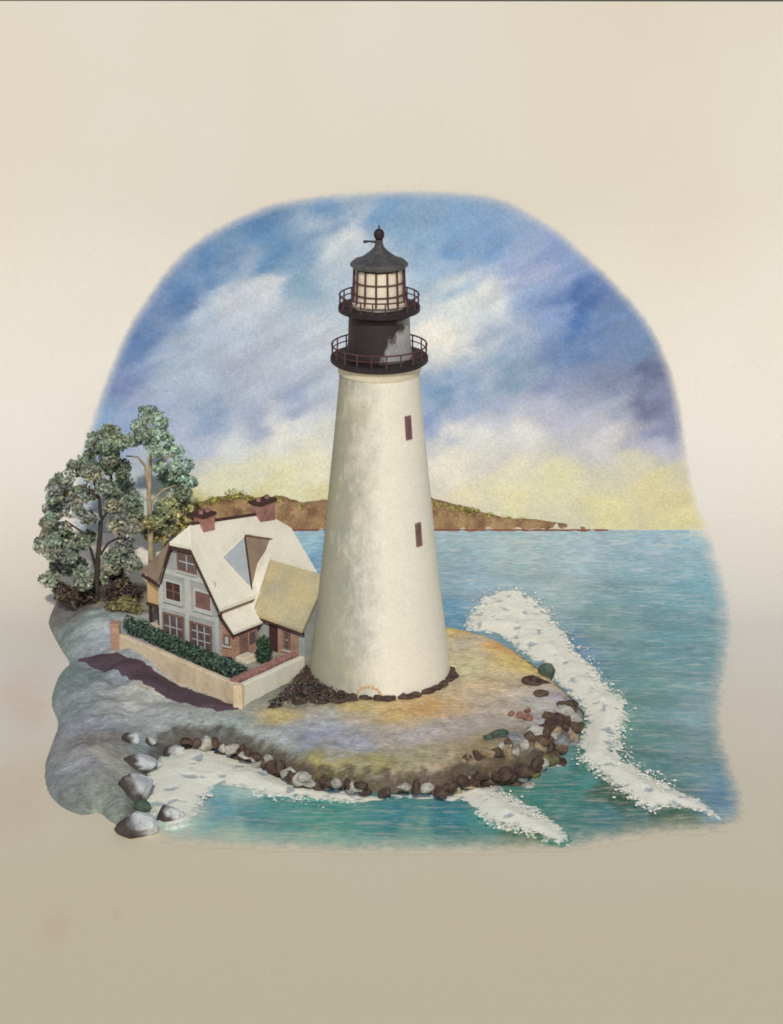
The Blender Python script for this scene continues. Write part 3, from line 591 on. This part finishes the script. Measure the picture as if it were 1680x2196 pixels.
# cross wing toward the tower
WU = 3.7
m = MB(); m.slab([hp(.05, 2.3, -.3), hp(WU, 2.3, -.3), hp(WU, 2.3, 1.75), hp(.05, 2.3, 2.0)], V * 3.2)
wg = Hm(m, 'wing', M['wall_grey'])
m = MB(); m.slab([hp(WU, 2.3, 1.75), hp(WU, 5.5, 1.75), hp(WU, 3.9, 4.1)], -U * .2); Hm(m, 'wing_gable', M['wall_grey'], wg)
m = MB(); m.slab([hp(.3, 1.98, 2.12), hp(WU + .15, 1.98, 1.86), hp(WU + .15, 3.9, 4.42), hp(-.4, 3.9, 4.5)], dn)
Hm(m, 'wing_roof', M['roof_olive'], wg)
m = MB(); m.slab([hp(.3, 5.8, 2.12), hp(WU + .15, 5.8, 1.86), hp(WU + .15, 3.92, 4.42), hp(-.4, 3.92, 4.5)], dn); Hm(m, 'rear_roof', M['roof_olive'], wg)
a = hp(.22, 1.9, 2.1); b = hp(-.3, 3.9, 4.62)
m = MB().slab([a, b, b + U * .38, a + U * .38], ZZ * .16); Hm(m, 'verge', M['roof_cream'], wg)
Hm(MB().box(hp(.3, 1.98, 1.80), U * (WU - .1) + ZZ * -.24, V * .1, ZZ * .15), 'wing_fascia', M['brown'], wg)
w0 = hp(0, 2.3, 0)
Hm(MB().box(w0 + U * 1.35 + ZZ * -.2, U * .55, ZZ * 1.75, nU * .06), 'door', M['brown'], wg)
Hm(MB().box(w0 + U * 1.98 + ZZ * -.2, U * .3, ZZ * 1.7, nU * .07), 'doorpost', M['wall_pink'], wg)
window(2.35, 2.75, .35, 1.45, w0, U, nU, 'timber', 'win_dark', 1, 2, 'wing_window')
Hm(MB().box(w0 + U * 2.8 + ZZ * -.2, U * .5, ZZ * 1.6, nU * .05), 'brick_panel', M['wall_pink'], wg)
# chimneys
def chimney(v, z0, z1, w, dpt, label):
    m = MB().box(hp(-2.1 - w / 2, v - dpt / 2, z0), U * w, V * dpt, ZZ * (z1 - z0)); c = Hm(m, 'chimney', M['brick'], None, label)
    Hm(MB().box(hp(-2.1 - w / 2 - .08, v - dpt / 2 - .08, z1), U * (w + .16), V * (dpt + .16), ZZ * .16), 'chimney_cap', M['brown'], c)
    for q in (-.28, .28):
        p = hp(-2.1, v + q * dpt, z1 + .16); Hm(MB().lathe([(.13, p[2]), (.12, p[2] + .16), (.14, p[2] + .18), (.08, p[2] + .19)], 10, (p[0], p[1])), 'chimney_pot', M['brick'], c)
chimney(1.35, 6.3, 7.3, .62, .85, 'front brick chimney at the gable end of the ridge'); chimney(5.75, 5.6, 6.9, .66, 1.15, 'rear brick chimney at the far end of the ridge')
Hm(MB().tube([RF + ZZ * .03, RB + ZZ * .03], .09, 6), 'ridge_tiles', M['brown'])

# ------------------------------------------------------------------ garden wall
P1 = gz(253, 1392); P2 = gz(515, 1522); P3 = gz(655, 1440)
G0 = P2.copy(); GW = thing('garden_wall', G0, 'low cream wall round the cottage garden, its corner pointing at the viewer', 'wall')
def wallseg(a, b, h0, h1, name, mat, lab=None):
    d_ = (b - a); l = np.linalg.norm(d_); d_ /= l; nn = np.array([-d_[1], d_[0], 0]); nn = nn if nn[1] > 0 else -nn; n_ = max(2, int(l / .5)); m = MB(); ring = []
    for i in range(n_ + 1):
        t = i / n_; c = a + (b - a) * t; h = h0 + (h1 - h0) * t + .04 * fbm(i * .7, h0 * 5)
        o_ = .02 * fbm(i * .9, 7)
        for off, z in ((o_, -.5), (o_ + .03, h - .05), (.07, h), (.31, h), (.36, h - .05), (.38, -.5)): ring.append(c + nn * off + ZZ * z)
    m.add(ring, [(i * 6 + k, i * 6 + (k + 1) % 6, (i + 1) * 6 + (k + 1) % 6, (i + 1) * 6 + k) for i in range(n_) for k in range(6)] + [tuple(range(6)), tuple(range(n_ * 6, n_ * 6 + 6))[::-1]])
    o = m.build(name, mat, GW, G0); 
    if lab: o['label'] = lab
    return o, nn
h1 = gp(515, 1472, P2, (0, -1, 0))[2] - ZI; h0 = gp(253, 1360, P1, (0, -1, 0))[2] - ZI; h2 = gp(655, 1409, P3, (0, -1, 0))[2] - ZI
wallseg(P1, P2 - (P2 - P1) / np.linalg.norm(P2 - P1) * .05, h0, h1, 'wall_panel', M['wall_cream'])
wallseg(P2, P3, h1, h2, 'wall_panel', M['roof_cream'])
for p, hh, ww in ((P1, h0 + .5, .5),):
    m = MB().box(p + np.array([-.35, -.1, -.5]), (ww, 0, 0), (0, ww, 0), (0, 0, hh + .5)); m.box(p + np.array([-.4, -.15, hh]), (ww + .1, 0, 0), (0, ww + .1, 0), (0, 0, .12)); bevel(m.build('gate_pier', M['wall_pink'], GW, G0), .03)
m = MB().box(P2 + np.array([-.34, -.06, -.4]), (.5, .0, 0), (0.02, .36, 0), (0, 0, h1 + .44)); bevel(m.build('corner_pier', M['wall_cream'], GW, G0), .04)
# brick edging inside the east arm of the wall
d_ = (P3 - P2) / np.linalg.norm(P3 - P2); nn = np.array([-d_[1], d_[0], 0]); L3 = np.linalg.norm(P3 - P2); m = MB()
for i in range(int(L3 / .30) - 1):
    a = P2 + d_ * (.35 + i * .30) + nn * (.46 + .04 * math.sin(i * 2.1)); m.box(a, d_ * .27, nn * .42, ZZ * (h1 + (h2 - h1) * i * .3 / L3 + .1 + .06 * fbm(i * 1.3, 4)))
o = m.build('brick_edging', M['brick'], None, P2); bevel(o, .03); tag(o, 'row of pinkish red bricks along the inner side of the short cream wall', 'edging')
# the wall's shadow along its outer foot, shaped as a low dark strip
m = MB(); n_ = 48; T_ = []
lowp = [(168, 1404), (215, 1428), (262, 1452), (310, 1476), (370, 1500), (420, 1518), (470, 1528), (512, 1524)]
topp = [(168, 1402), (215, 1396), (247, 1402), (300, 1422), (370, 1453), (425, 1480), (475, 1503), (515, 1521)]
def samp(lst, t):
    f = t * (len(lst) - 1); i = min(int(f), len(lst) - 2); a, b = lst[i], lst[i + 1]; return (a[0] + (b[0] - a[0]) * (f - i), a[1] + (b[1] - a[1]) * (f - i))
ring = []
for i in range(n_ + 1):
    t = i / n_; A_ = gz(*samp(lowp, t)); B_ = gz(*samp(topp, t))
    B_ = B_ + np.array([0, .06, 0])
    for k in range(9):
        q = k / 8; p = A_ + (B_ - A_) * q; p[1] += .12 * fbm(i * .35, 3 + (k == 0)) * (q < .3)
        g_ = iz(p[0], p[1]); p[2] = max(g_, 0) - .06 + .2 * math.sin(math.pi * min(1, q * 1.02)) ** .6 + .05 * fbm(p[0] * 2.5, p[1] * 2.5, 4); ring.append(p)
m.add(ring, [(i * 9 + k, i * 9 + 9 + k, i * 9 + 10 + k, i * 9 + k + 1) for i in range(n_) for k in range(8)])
o = m.build('wall_shadow_strip', M['wall_shadow'], None, gz(340, 1460), True); tag(o, 'dark purplish strip standing in for the shadow along the outer foot of the cream wall', 'flower bed')  # no real flower bed: the strip stands in for the wall's shadow

# ------------------------------------------------------------------ greenery by the cottage
GREEN = [S(70, 88, 74), S(58, 74, 64), S(84, 100, 84), S(48, 60, 54)]
cl = []; Ha = gz(262, 1372); Hb = gz(502, 1478)
for i in range(40):
    t = i / 39; p = Ha + (Hb - Ha) * t; top_ = (255 + t * 240, 1322 + t * 116 + 4 * math.sin(i))
    zt_ = gp(top_[0], top_[1], p + np.array([0, .9, 0]), (0, -1, 0))[2]
    hh = max(.9, min(2.1, zt_ - ZI)); c = p + np.array([.35, 1.0, hh * .5])
    cl.append((c, (.45, .5, hh * .52), 1.0))
m, T = leaf_cloud(cl, 170, .11, GREEN + [S(98, 118, 104)], 11, 1.35)
tag(m.build('hedge', M['hedge'], None, Ha, tint=T), 'long dark green hedge between the cream wall and the cottage gable', 'hedge')
def bush(px, py, w, h, label, seed, pal=GREEN, name='shrub', z=ZI, per=420):
    p = gz(px, py, z); q = mpp(z, p[0], p[1]); rw = w * q / 2; hh = h * q / .93
    cl = [((p[0], p[1], z + hh * .3), (rw, rw, hh * .34), 1), ((p[0], p[1], z + hh * .62), (rw * .8, rw * .8, hh * .34), 1.0)]
    m, T = leaf_cloud(cl, per, .10, pal, seed)
    return tag(m.build(name, M['hedge'], None, p, tint=T), label, 'bush', 'shrubs by the cottage')
bush(566, 1420, 38, 60, 'upright dark green shrub in front of the cross wing of the cottage', 21, [S(62, 88, 66), S(52, 74, 60), S(74, 100, 78)])
bush(486, 1446, 44, 40, 'small rounded blue green shrub at the end of the hedge', 22, [S(84, 106, 94), S(70, 92, 82)])
YEL = [S(186, 168, 104), S(170, 158, 104), S(150, 146, 100), S(196, 176, 112)]
def bush2(px, py, z, w, h, label, seed, pal, cat='bush', y=None):
    p = gz(px, py + h * .5, z); q = mpp(z, p[0], p[1]); rw = w * q / 2; hh = h * q / .93
    r = np.random.default_rng(seed); cl = [((p[0] + r.uniform(-.8, .8) * rw, p[1] + r.uniform(-.3, .3), z + hh * r.uniform(.15, .85)), (rw * .45, .6, hh * .3), r.uniform(.85, 1.1)) for _ in range(9)]
    cl.append(((p[0], p[1], z + hh * .4), (rw * .7, .6, hh * .45), 1))
    m, T = leaf_cloud(cl, 120, .14, pal, seed)
    return tag(m.build('shrub', M['hedge'], None, p, tint=T), label, cat, 'shrubs by the cottage')
bush2(378, 1165, ZI, 90, 130, 'ochre yellow shrub behind the brown roof slope beside the trees', 31, YEL)
bush2(165, 1270, ZI, 100, 52, 'dark brown low thicket at the foot of the tallest dark tree', 32, [S(90, 76, 70), S(74, 64, 62), S(104, 92, 78)])
bush2(262, 1262, ZI, 80, 56, 'dark purplish thicket between the tree trunk and the cottage bay', 33, [S(84, 72, 74), S(70, 62, 64), S(110, 96, 76)])
bush2(268, 1300, ZI, 70, 26, 'olive green ground shrub beside the cottage bay', 34, [S(150, 140, 96), S(132, 124, 88), S(120, 112, 84)])

cl = []; rj = random.Random(3)
for (x, y, w_) in [(654,1444,18),(664,1458,24),(650,1468,26),(684,1474,26),(636,1484,26),(664,1490,30),(700,1490,26),(612,1502,24),(640,1506,26),(726,1500,24),(684,1506,26),(592,1514,18)]:
    p = gz(x, y); q = mpp(p[2], p[0], p[1]); cl.append((p + np.array([0, .1, .05]), (w_ * q, w_ * q * 1.2, .34), rj.uniform(.8, 1.3)))
m, T = leaf_cloud(cl, 190, .08, [S(72, 64, 62), S(88, 78, 74), S(60, 52, 52), S(118, 108, 100)], 77); o_ = gz(660, 1480)
tag(m.build('bramble', M['hedge'], None, o_, tint=T), 'dark brown bramble patch filling the corner between garden wall and lighthouse', 'bush')

# ------------------------------------------------------------------ trees
def tree(base, limbs, clumps, label, pal, bark, seed, size=.16, per=150, dz=1.5, gain=2.0):
    b = gz(*base); b[2] = iz(b[0], b[1]) if poly_sd(np.array([b[:2]]), ISLP)[0] > 0 else ZI
    t = thing('tree', b, label, 'tree', 'trees behind the cottage'); r = np.random.default_rng(seed)
    m = MB()
    def at(px, py, dy=0.): return gp(px, py, (0, b[1] + dy, 0), (0, -1, 0))
    for l in limbs:
        pts = [at(x, y, dy) for x, y, w, dy in l]; rad = [w * mpp(p[2], 0, p[1]) / 2 for p, (x, y, w, dy) in zip(pts, l)]
        if l is limbs[0]: pts[0][2] = b[2] - .3
        # ease the polyline
        Pn, Rn = [], []
        for i in range(len(pts) - 1):
            for k in range(4):
                q = k / 4; Pn.append(pts[i] * (1 - q) + pts[i + 1] * q + np.array([.04 * fbm(i + q, seed), .04 * fbm(i + q, seed + 9), 0])); Rn.append(rad[i] * (1 - q) + rad[i + 1] * q)
        Pn.append(pts[-1]); Rn.append(rad[-1]); m.tube(Pn, Rn, 7)
    m.build('trunk', bark, t, b, True)
    cl = []; extra = []
    for i_, (x, y, R0) in enumerate(clumps):
        for (x2, y2, R2) in clumps[i_ + 1:]:
            if math.hypot(x - x2, y - y2) < 54 and r.random() < .42: extra.append(((x + x2) / 2 + r.uniform(-6, 6), (y + y2) / 2 + r.uniform(-6, 6), R0 * .8))
    for (x, y, R0, *col) in list(clumps) + extra:
        dy = r.uniform(-dz, dz); c = at(x, y, dy); q = mpp(c[2], 0, c[1]); R1 = R0 * q
        cl.append((c, (R1 * 1.05, R1 * 1.15, R1 * .85), r.uniform(.85, 1.15)))
        for _ in range(2):
            a = r.uniform(0, 6.28); cc = c + np.array([math.cos(a) * R1 * .75, r.uniform(-.4, .4), math.sin(a) * R1 * .6]); cl.append((cc, (R1 * .5, R1 * .6, R1 * .42), r.uniform(.85, 1.15)))
    V_, F_, T_ = [], [], []
    for i, ccl in enumerate(cl):
        col = pal[int(r.integers(len(pal)))]
        mm, tt = leaf_cloud([ccl], per if i % 3 == 0 else per * .35, size, col, seed * 100 + i, gain); o = len(V_); V_ += mm.v; F_ += [tuple(k + o for k in f) for f in mm.f]; T_ += tt
    g_ = np.array(T_); mu = g_.mean(1, keepdims=True); T_ = mu + (g_ - mu) * .8
    m = MB(); m.v = V_; m.f = F_; m.build('crown', M['leaf'], t, b, tint=T_)
    return t
DARK = [[S(106, 114, 92), S(120, 124, 100), S(92, 98, 84)], [S(96, 110, 92), S(112, 122, 102)], [S(134, 128, 100), S(110, 108, 92)], [S(88, 92, 86), S(112, 114, 104)]]
TEAL = [[S(118, 140, 118), S(136, 154, 130)], [S(106, 124, 106), S(128, 140, 118)], [S(124, 150, 136), S(110, 130, 112)]]
OLIV = [[S(146, 150, 104), S(162, 162, 108)], [S(124, 142, 104), S(138, 152, 112)], [S(182, 168, 100), S(158, 150, 98)], [S(112, 130, 102), S(130, 142, 110)]]
tree((207, 1294), [[(207, 1294, 15, 0), (208, 1240, 12, 0), (212, 1180, 11, 0), (217, 1110, 9, 0), (214, 1070, 7, 0), (200, 1030, 4, 0)], [(209, 1225, 8, 0), (196, 1180, 6, -.3), (175, 1140, 5, -.4), (140, 1116, 3, -.5)], [(216, 1120, 7, 0), (232, 1095, 5, .3), (250, 1070, 3, .3)], [(212, 1070, 6, 0), (195, 1052, 4, .2), (170, 1040, 3, .2)], [(210, 1200, 7, 0), (232, 1165, 5, -.3), (262, 1150, 3, -.4)]],
     [(108,1242,22),(92,1170,20),(112,1178,24),(132,1142,26),(108,1125,20),(150,1088,28),(118,1048,20),(140,1030,22),(166,1004,24),(180,1060,26),(190,1108,22),(146,1172,26),(165,1216,26),(130,1212,22),(244,1085,24),(254,1128,26),(272,1172,24),(246,1196,24),(284,1208,22),(228,1236,22),(180,1248,22),(288,1130,20),(228,1046,24),(200,1020,22),(110,1090,20),(190,1150,16)],
     'tall dark grey green tree with forked trunk at the outer edge of the island', DARK, M['bark'], 41, .135, 190)
tree((325, 1225), [[(325, 1225, 13, 0), (323, 1130, 12, 0), (320, 1060, 10, 0), (322, 1000, 8, 0), (326, 940, 5, 0), (320, 900, 3, 0)], [(320, 1050, 7, 0), (312, 1000, 6, 0), (296, 980, 4, -.2), (270, 978, 3, -.2)], [(322, 1010, 6, 0), (345, 985, 4, .2), (375, 975, 3, .2)], [(322, 1080, 6, 0), (350, 1050, 4, .2), (380, 1040, 3, .2)]],
     [(318,888,22),(342,902,22),(298,914,20),(290,940,20),(350,944,22),(326,950,20),(375,968,20),(393,998,24),(402,1034,20),(366,1034,22),(345,1000,14)],
     'tall pale trunked tree with a blue green crown rising behind the cottage', TEAL, M['bark_pale'], 42, .135, 190)
tree((262, 1238), [[(262, 1238, 11, 0), (258, 1150, 9, 0), (246, 1060, 7, 0), (232, 980, 5, 0), (225, 940, 3, 0)], [(250, 1080, 6, 0), (275, 1050, 4, 0), (290, 1035, 3, 0)]],
     [(214,938,22),(240,926,20),(256,948,22),(206,962,22),(230,984,24),(262,1000,20),(186,986,20),(210,1005,20),(268,1040,22),(285,1075,22),(290,1100,18)],
     'middle green tree between the forked dark tree and the pale trunked one', TEAL[1:2] + OLIV[3:4] + DARK[:1], M['bark'], 43, .135, 190, gain=1.7)
tree((352, 1215), [[(352, 1215, 9, 0), (352, 1150, 7, 0), (358, 1100, 5, 0), (366, 1075, 3, 0)]],
     [(380,1076,22),(352,1088,22),(345,1126,22),(376,1112,20),(396,1060,16),(330,1150,18),(310,1120,18),(402,1088,14)],
     'short yellow green tree tucked under the blue green crown beside the roof', OLIV, M['bark_pale'], 44, .135, 190, gain=1.25)

# ------------------------------------------------------------------ rocks
def ico(sub):
    import bmesh
    bm = bmesh.new(); bmesh.ops.create_icosphere(bm, subdivisions=sub, radius=1); v = [tuple(q.co) for q in bm.verts]; f = [tuple(w.index for w in p.verts) for p in bm.faces]; bm.free(); return np.array(v), f
IV3, IF3 = ico(3); IV2, IF2 = ico(2)
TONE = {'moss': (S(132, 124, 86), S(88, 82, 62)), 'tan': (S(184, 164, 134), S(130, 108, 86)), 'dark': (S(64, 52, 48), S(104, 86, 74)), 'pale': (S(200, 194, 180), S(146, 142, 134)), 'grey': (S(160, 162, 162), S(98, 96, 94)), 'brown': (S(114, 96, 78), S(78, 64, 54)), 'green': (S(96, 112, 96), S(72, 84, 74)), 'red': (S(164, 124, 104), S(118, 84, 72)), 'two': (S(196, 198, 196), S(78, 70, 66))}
seedc = [0]
def rock(px, py, w, h, tone, label, group=None, z=None, name='boulder', deep=.8, cat='rock'):
    seedc[0] += 1; sd_ = seedc[0] * 5.3; p = gz(px, py, .5 if z is None else z)
    if z is None:
        for _ in range(4): p = gz(px, py, max(.0, iz(p[0], p[1])) + .1)
    q = mpp(p[2], p[0], p[1]); rx = w * q / 2; rz = h * q / 2; IV, IF = (IV3, IF3) if w > 50 else (IV2, IF2)
    c = p; a, b = (np.array(t) for t in TONE[tone]); vs, T = [], []
    rr = np.random.default_rng(seedc[0]); PN = rr.normal(size=(11, 3)); PN /= np.linalg.norm(PN, axis=1, keepdims=True); PD = rr.uniform(.62, .95, 11)
    for v in IV:
        n1 = fbm(v[0] * 1.2 + sd_, v[1] * 1.2, v[2] * 1.2, 4); n2 = fbm(v[0] * 3 + sd_, v[1] * 3, v[2] * 3, 3)
        k = 1.12 + .30 * n1; vv = v * k
        for pn_, pd_ in zip(PN, PD):
            e_ = vv @ pn_ - pd_
            if e_ > 0: vv = vv - pn_ * e_ * .92
        vv = vv * (1 + .05 * n2)
        vs.append((c[0] + vv[0] * rx, c[1] + vv[1] * max(rx, rz) * deep, c[2] + max(vv[2], -.8) * rz))
        if tone == 'two': f_ = float(ss((-.08 + v[0] * .75 + v[2] * .35 + n2 * .3) / .4))  # shading painted in: pale toward right and top, dark on the opposite side
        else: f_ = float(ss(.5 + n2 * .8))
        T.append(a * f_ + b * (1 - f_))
    m = MB(); m.add(vs, IF); return tag(m.build(name, M['rock'], None, (c[0], c[1], max(0, c[2] - rz)), False, tint=T), label, cat, group)
G1 = 'grey boulders at the surf end of the bank'
rock(290, 1690, 88, 66, 'two', 'largest grey boulder with shade painted on its underside on the surf edge of the bank', G1)
rock(296, 1636, 72, 40, 'two', 'pale boulder with painted shade on one side just above the largest grey boulder', G1)
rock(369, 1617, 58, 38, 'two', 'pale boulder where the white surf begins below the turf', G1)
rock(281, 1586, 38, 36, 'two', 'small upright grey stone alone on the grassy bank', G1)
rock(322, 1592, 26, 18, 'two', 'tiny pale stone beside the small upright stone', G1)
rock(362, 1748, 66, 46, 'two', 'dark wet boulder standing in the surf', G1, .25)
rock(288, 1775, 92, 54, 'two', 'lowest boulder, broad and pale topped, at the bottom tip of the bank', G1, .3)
rock(302, 1728, 44, 24, 'green', 'mossy stone wedged under the largest grey boulder', G1)
G2 = 'small stones of the rubble rim along the front shore'; ld, lp = 'small dark brown stone in the rubble rim along the front shore', 'small pale stone in the rubble rim along the front shore'
for x, y, w, h, t in [(400,1590,26,16,'dark'),(430,1594,24,18,'pale'),(456,1603,22,26,'dark'),(480,1606,24,20,'pale'),(500,1608,20,18,'dark'),(522,1618,26,32,'dark'),(546,1626,22,22,'pale'),(570,1636,20,28,'dark'),(589,1648,22,22,'pale'),(604,1646,22,40,'dark'),(622,1664,20,24,'pale'),(638,1676,16,34,'dark'),(666,1680,28,20,'pale'),(696,1674,26,32,'dark'),(722,1680,28,24,'pale'),(746,1682,18,28,'dark'),(770,1690,26,18,'pale'),(796,1682,22,32,'dark'),(813,1684,22,28,'pale'),(824,1700,34,24,'dark'),(836,1660,30,24,'dark'),(862,1652,34,26,'pale'),(866,1688,30,22,'pale'),(896,1690,22,34,'dark'),(916,1690,28,26,'pale'),(920,1664,38,28,'dark'),(946,1672,26,22,'pale'),(944,1700,34,28,'dark'),(480,1618,20,14,'pale'),(550,1640,16,14,'pale')]:
    rock(x, y, w, h, t, ld if t == 'dark' else lp, G2)
rj = random.Random(5)
RIM = [(392,1588),(455,1596),(520,1612),(572,1632),(620,1656),(660,1672),(720,1676),(800,1674),(860,1662),(940,1672),(985,1672)]
for i in range(76):
    f = i / 76 * (len(RIM) - 1); k = int(f); (a, b), (c, d) = RIM[k], RIM[k + 1]; q = f - k; t = 'dark' if rj.random() < .66 else 'pale'
    rock(a + (c - a) * q + rj.uniform(-10, 10), b + (d - b) * q + (rj.uniform(-20, 2) if i % 2 else rj.uniform(2, 22)), rj.uniform(20, 42), rj.uniform(18, 36), t, ld if t == 'dark' else lp, G2)
rock(984, 1650, 26, 62, 'dark', 'long dark cleft stone sloping down the bank above the short breaker', None)
rock(1004, 1626, 26, 22, 'dark', 'dark brown stone at the top of the long sloping cleft stone')
rock(1020, 1675, 30, 26, 'dark', 'dark stone at the root of the short diagonal breaker')
rock(1046, 1650, 30, 20, 'red', 'reddish stone on the ochre bank above the short breaker')
rock(970, 1664, 34, 40, 'pale', 'pale pink stone leaning beside the long sloping cleft stone')
G3 = 'rocks of the eastern point'
rj = random.Random(9); BANK = [(955,1650),(1005,1622),(1060,1606),(1110,1580),(1150,1560),(1186,1520),(1225,1500),(1250,1530),(1238,1580),(1196,1638),(1110,1682),(1000,1700),(960,1700)]; got = []
LAB = {'dark': 'blackish stone in the rough rock bank below the eastern point', 'brown': 'brown stone in the rough rock bank below the eastern point', 'grey': 'grey stone in the rough rock bank below the eastern point', 'pale': 'pale stone in the rough rock bank below the eastern point', 'moss': 'olive mossy stone in the rough rock bank below the eastern point', 'tan': 'tan stone in the rough rock bank below the eastern point'}
for _ in range(3000):
    x, y = rj.uniform(950, 1252), rj.uniform(1500, 1702)
    if len(got) < 84 and poly_sd(np.array([[x, y]]), BANK)[0] > 2 and all(math.hypot(x - a, (y - b) * 1.3) > 17 for a, b in got):
        got.append((x, y)); t = rj.choice(['dark', 'brown', 'grey', 'pale', 'dark', 'moss', 'tan', 'brown'])
        rock(x, y, rj.uniform(26, 50), rj.uniform(20, 38), t, LAB[t], 'stones of the rough rock bank')
for x, y, w, h, t, lab in [(1096,1668,36,28,'dark','blackish stone at the water line below the eastern point'),(1070,1676,44,24,'pale','flat pale stone at the water line between two dark stones'),(1130,1618,36,60,'dark','tall dark brown rock face on the eastern point'),(1160,1592,44,26,'brown','brown rock capping the tall dark rock face'),(1152,1640,30,40,'dark','narrow dark rock standing in front of the tall dark rock face'),(1168,1642,34,26,'pale','white round stone nestled by the narrow dark rock'),(1186,1620,30,24,'dark','dark wet stone nearest the open water of the point'),(1205,1592,38,30,'grey','grey stone on the outer slope of the point'),(1186,1580,34,24,'pale','pale stone behind the grey stone of the outer slope'),(1204,1545,26,34,'dark','dark purple upright stone at the tip of the point'),(1228,1558,36,22,'dark','dark purple flat stone at the tip of the point'),(1236,1534,30,26,'grey','grey stone between the dark purple stones and the breaker'),(1074,1574,44,18,'green','mossy dark ledge at the brow of the eastern bank'),(1050,1580,26,16,'green','small mossy stone beside the mossy ledge'),(1090,1600,22,36,'brown','brown stone running down under the mossy ledge'),(1112,1632,26,22,'brown','small brown stone left of the tall dark rock face'),(1130,1686,40,14,'pale','low pale stone awash beside the eastern water'),(1196,1640,26,16,'pale','low pale stone awash under the dark wet stone')]:
    rock(x, y, w, h, t, lab, G3)
for i, (x, y, w, h) in enumerate([(1098,1530,16,14),(1116,1535,20,16),(1134,1540,20,22),(1132,1524,16,14)]):
    rock(x, y, w, h, 'red', 'small reddish stone in the cluster on the turf of the point', 'reddish stones on the turf')
rock(1150, 1466, 60, 34, 'dark', 'dark brown crag overhanging the far side of the point', G3, 1.1)
rock(1172, 1440, 36, 36, 'green', 'green wave wet rock beside the dark brown crag', G3, 1.1)
rock(1160, 1486, 34, 18, 'brown', 'brown stone below the dark brown crag', G3)
# dark stones packed round the tower foot
lf = 'dark stone packed against the foot of the white lighthouse'
for i in range(26):
    a = math.radians(-162 + i * 6.4 + 2 * math.sin(i * 2.3)); R0 = tower_r(ZI + .1) + .06 + .06 * math.sin(i * 1.7); x, y = R0 * math.cos(a), R0 * math.sin(a)
    from_px = None; d_ = np.array([x, y, ZI + .05]) - CAM; w_ = d_ @ FW; px, py = 840 + F * d_[0] / w_, 1098 - F * (d_ @ UP) / w_
    rock(px, py, 24 + 10 * abs(math.sin(i * 3.1)), 9 + 7 * abs(math.sin(i * 1.9)), 'dark', lf, 'stones round the lighthouse foot', ZI + .05, 'foot_stone')
lh = 'dark rubble stone in the heap between garden wall and lighthouse'
for (x, y, w, h) in [(664,1446,36,34),(650,1462,40,30),(682,1466,40,28),(630,1482,42,26),(662,1486,46,28),(700,1486,42,26),(612,1502,40,20),(644,1506,48,22),(684,1506,48,22),(722,1504,44,20),(590,1516,36,14),(750,1502,36,16)]:
    rock(x, y, w, h, 'dark', lh, 'rubble heap beside the garden wall', ZI, 'rubble_stone')

# ------------------------------------------------------------------ light, sky, camera
SUN_EL, SUN_AZ = math.radians(38), math.radians(2)          # azimuth: to the right of the viewer's back
sd_ = np.array([math.sin(SUN_AZ) * math.cos(SUN_EL), -math.cos(SUN_AZ) * math.cos(SUN_EL), math.sin(SUN_EL)])
sun = bpy.data.lights.new('sun', 'SUN'); sun.energy = 3.0; sun.angle = math.radians(2.5); sun.color = (1, .955, .88)
so = bpy.data.objects.new('sun', sun); COL.objects.link(so); so.rotation_euler = Vector(-sd_).to_track_quat('-Z', 'Y').to_euler()
w = bpy.data.worlds.new('World'); sc.world = w; w.use_nodes = True; t = w.node_tree; bg = t.nodes['Background']
sk = t.nodes.new('ShaderNodeTexSky'); sk.sky_type = 'NISHITA'; sk.sun_disc = False; sk.sun_elevation = SUN_EL; sk.sun_rotation = math.pi - SUN_AZ
t.links.new(sk.outputs[0], bg.inputs[0]); bg.inputs[1].default_value = .11
cam = bpy.data.cameras.new('camera'); co = bpy.data.objects.new('camera', cam); COL.objects.link(co)
cam.sensor_fit = 'VERTICAL'; cam.sensor_height = 36; cam.sensor_width = 36; cam.lens = 36 * F / 2196; cam.clip_end = 2000
co.location = CAM; co.rotation_euler = (math.pi / 2 - PITCH, 0, 0); sc.camera = co
sc.view_settings.view_transform = 'Standard'; sc.view_settings.look = 'None'; sc.view_settings.gamma = 1; sc.view_settings.exposure = -.50
try: sc.cycles.filter_width = 1.8
except Exception: pass
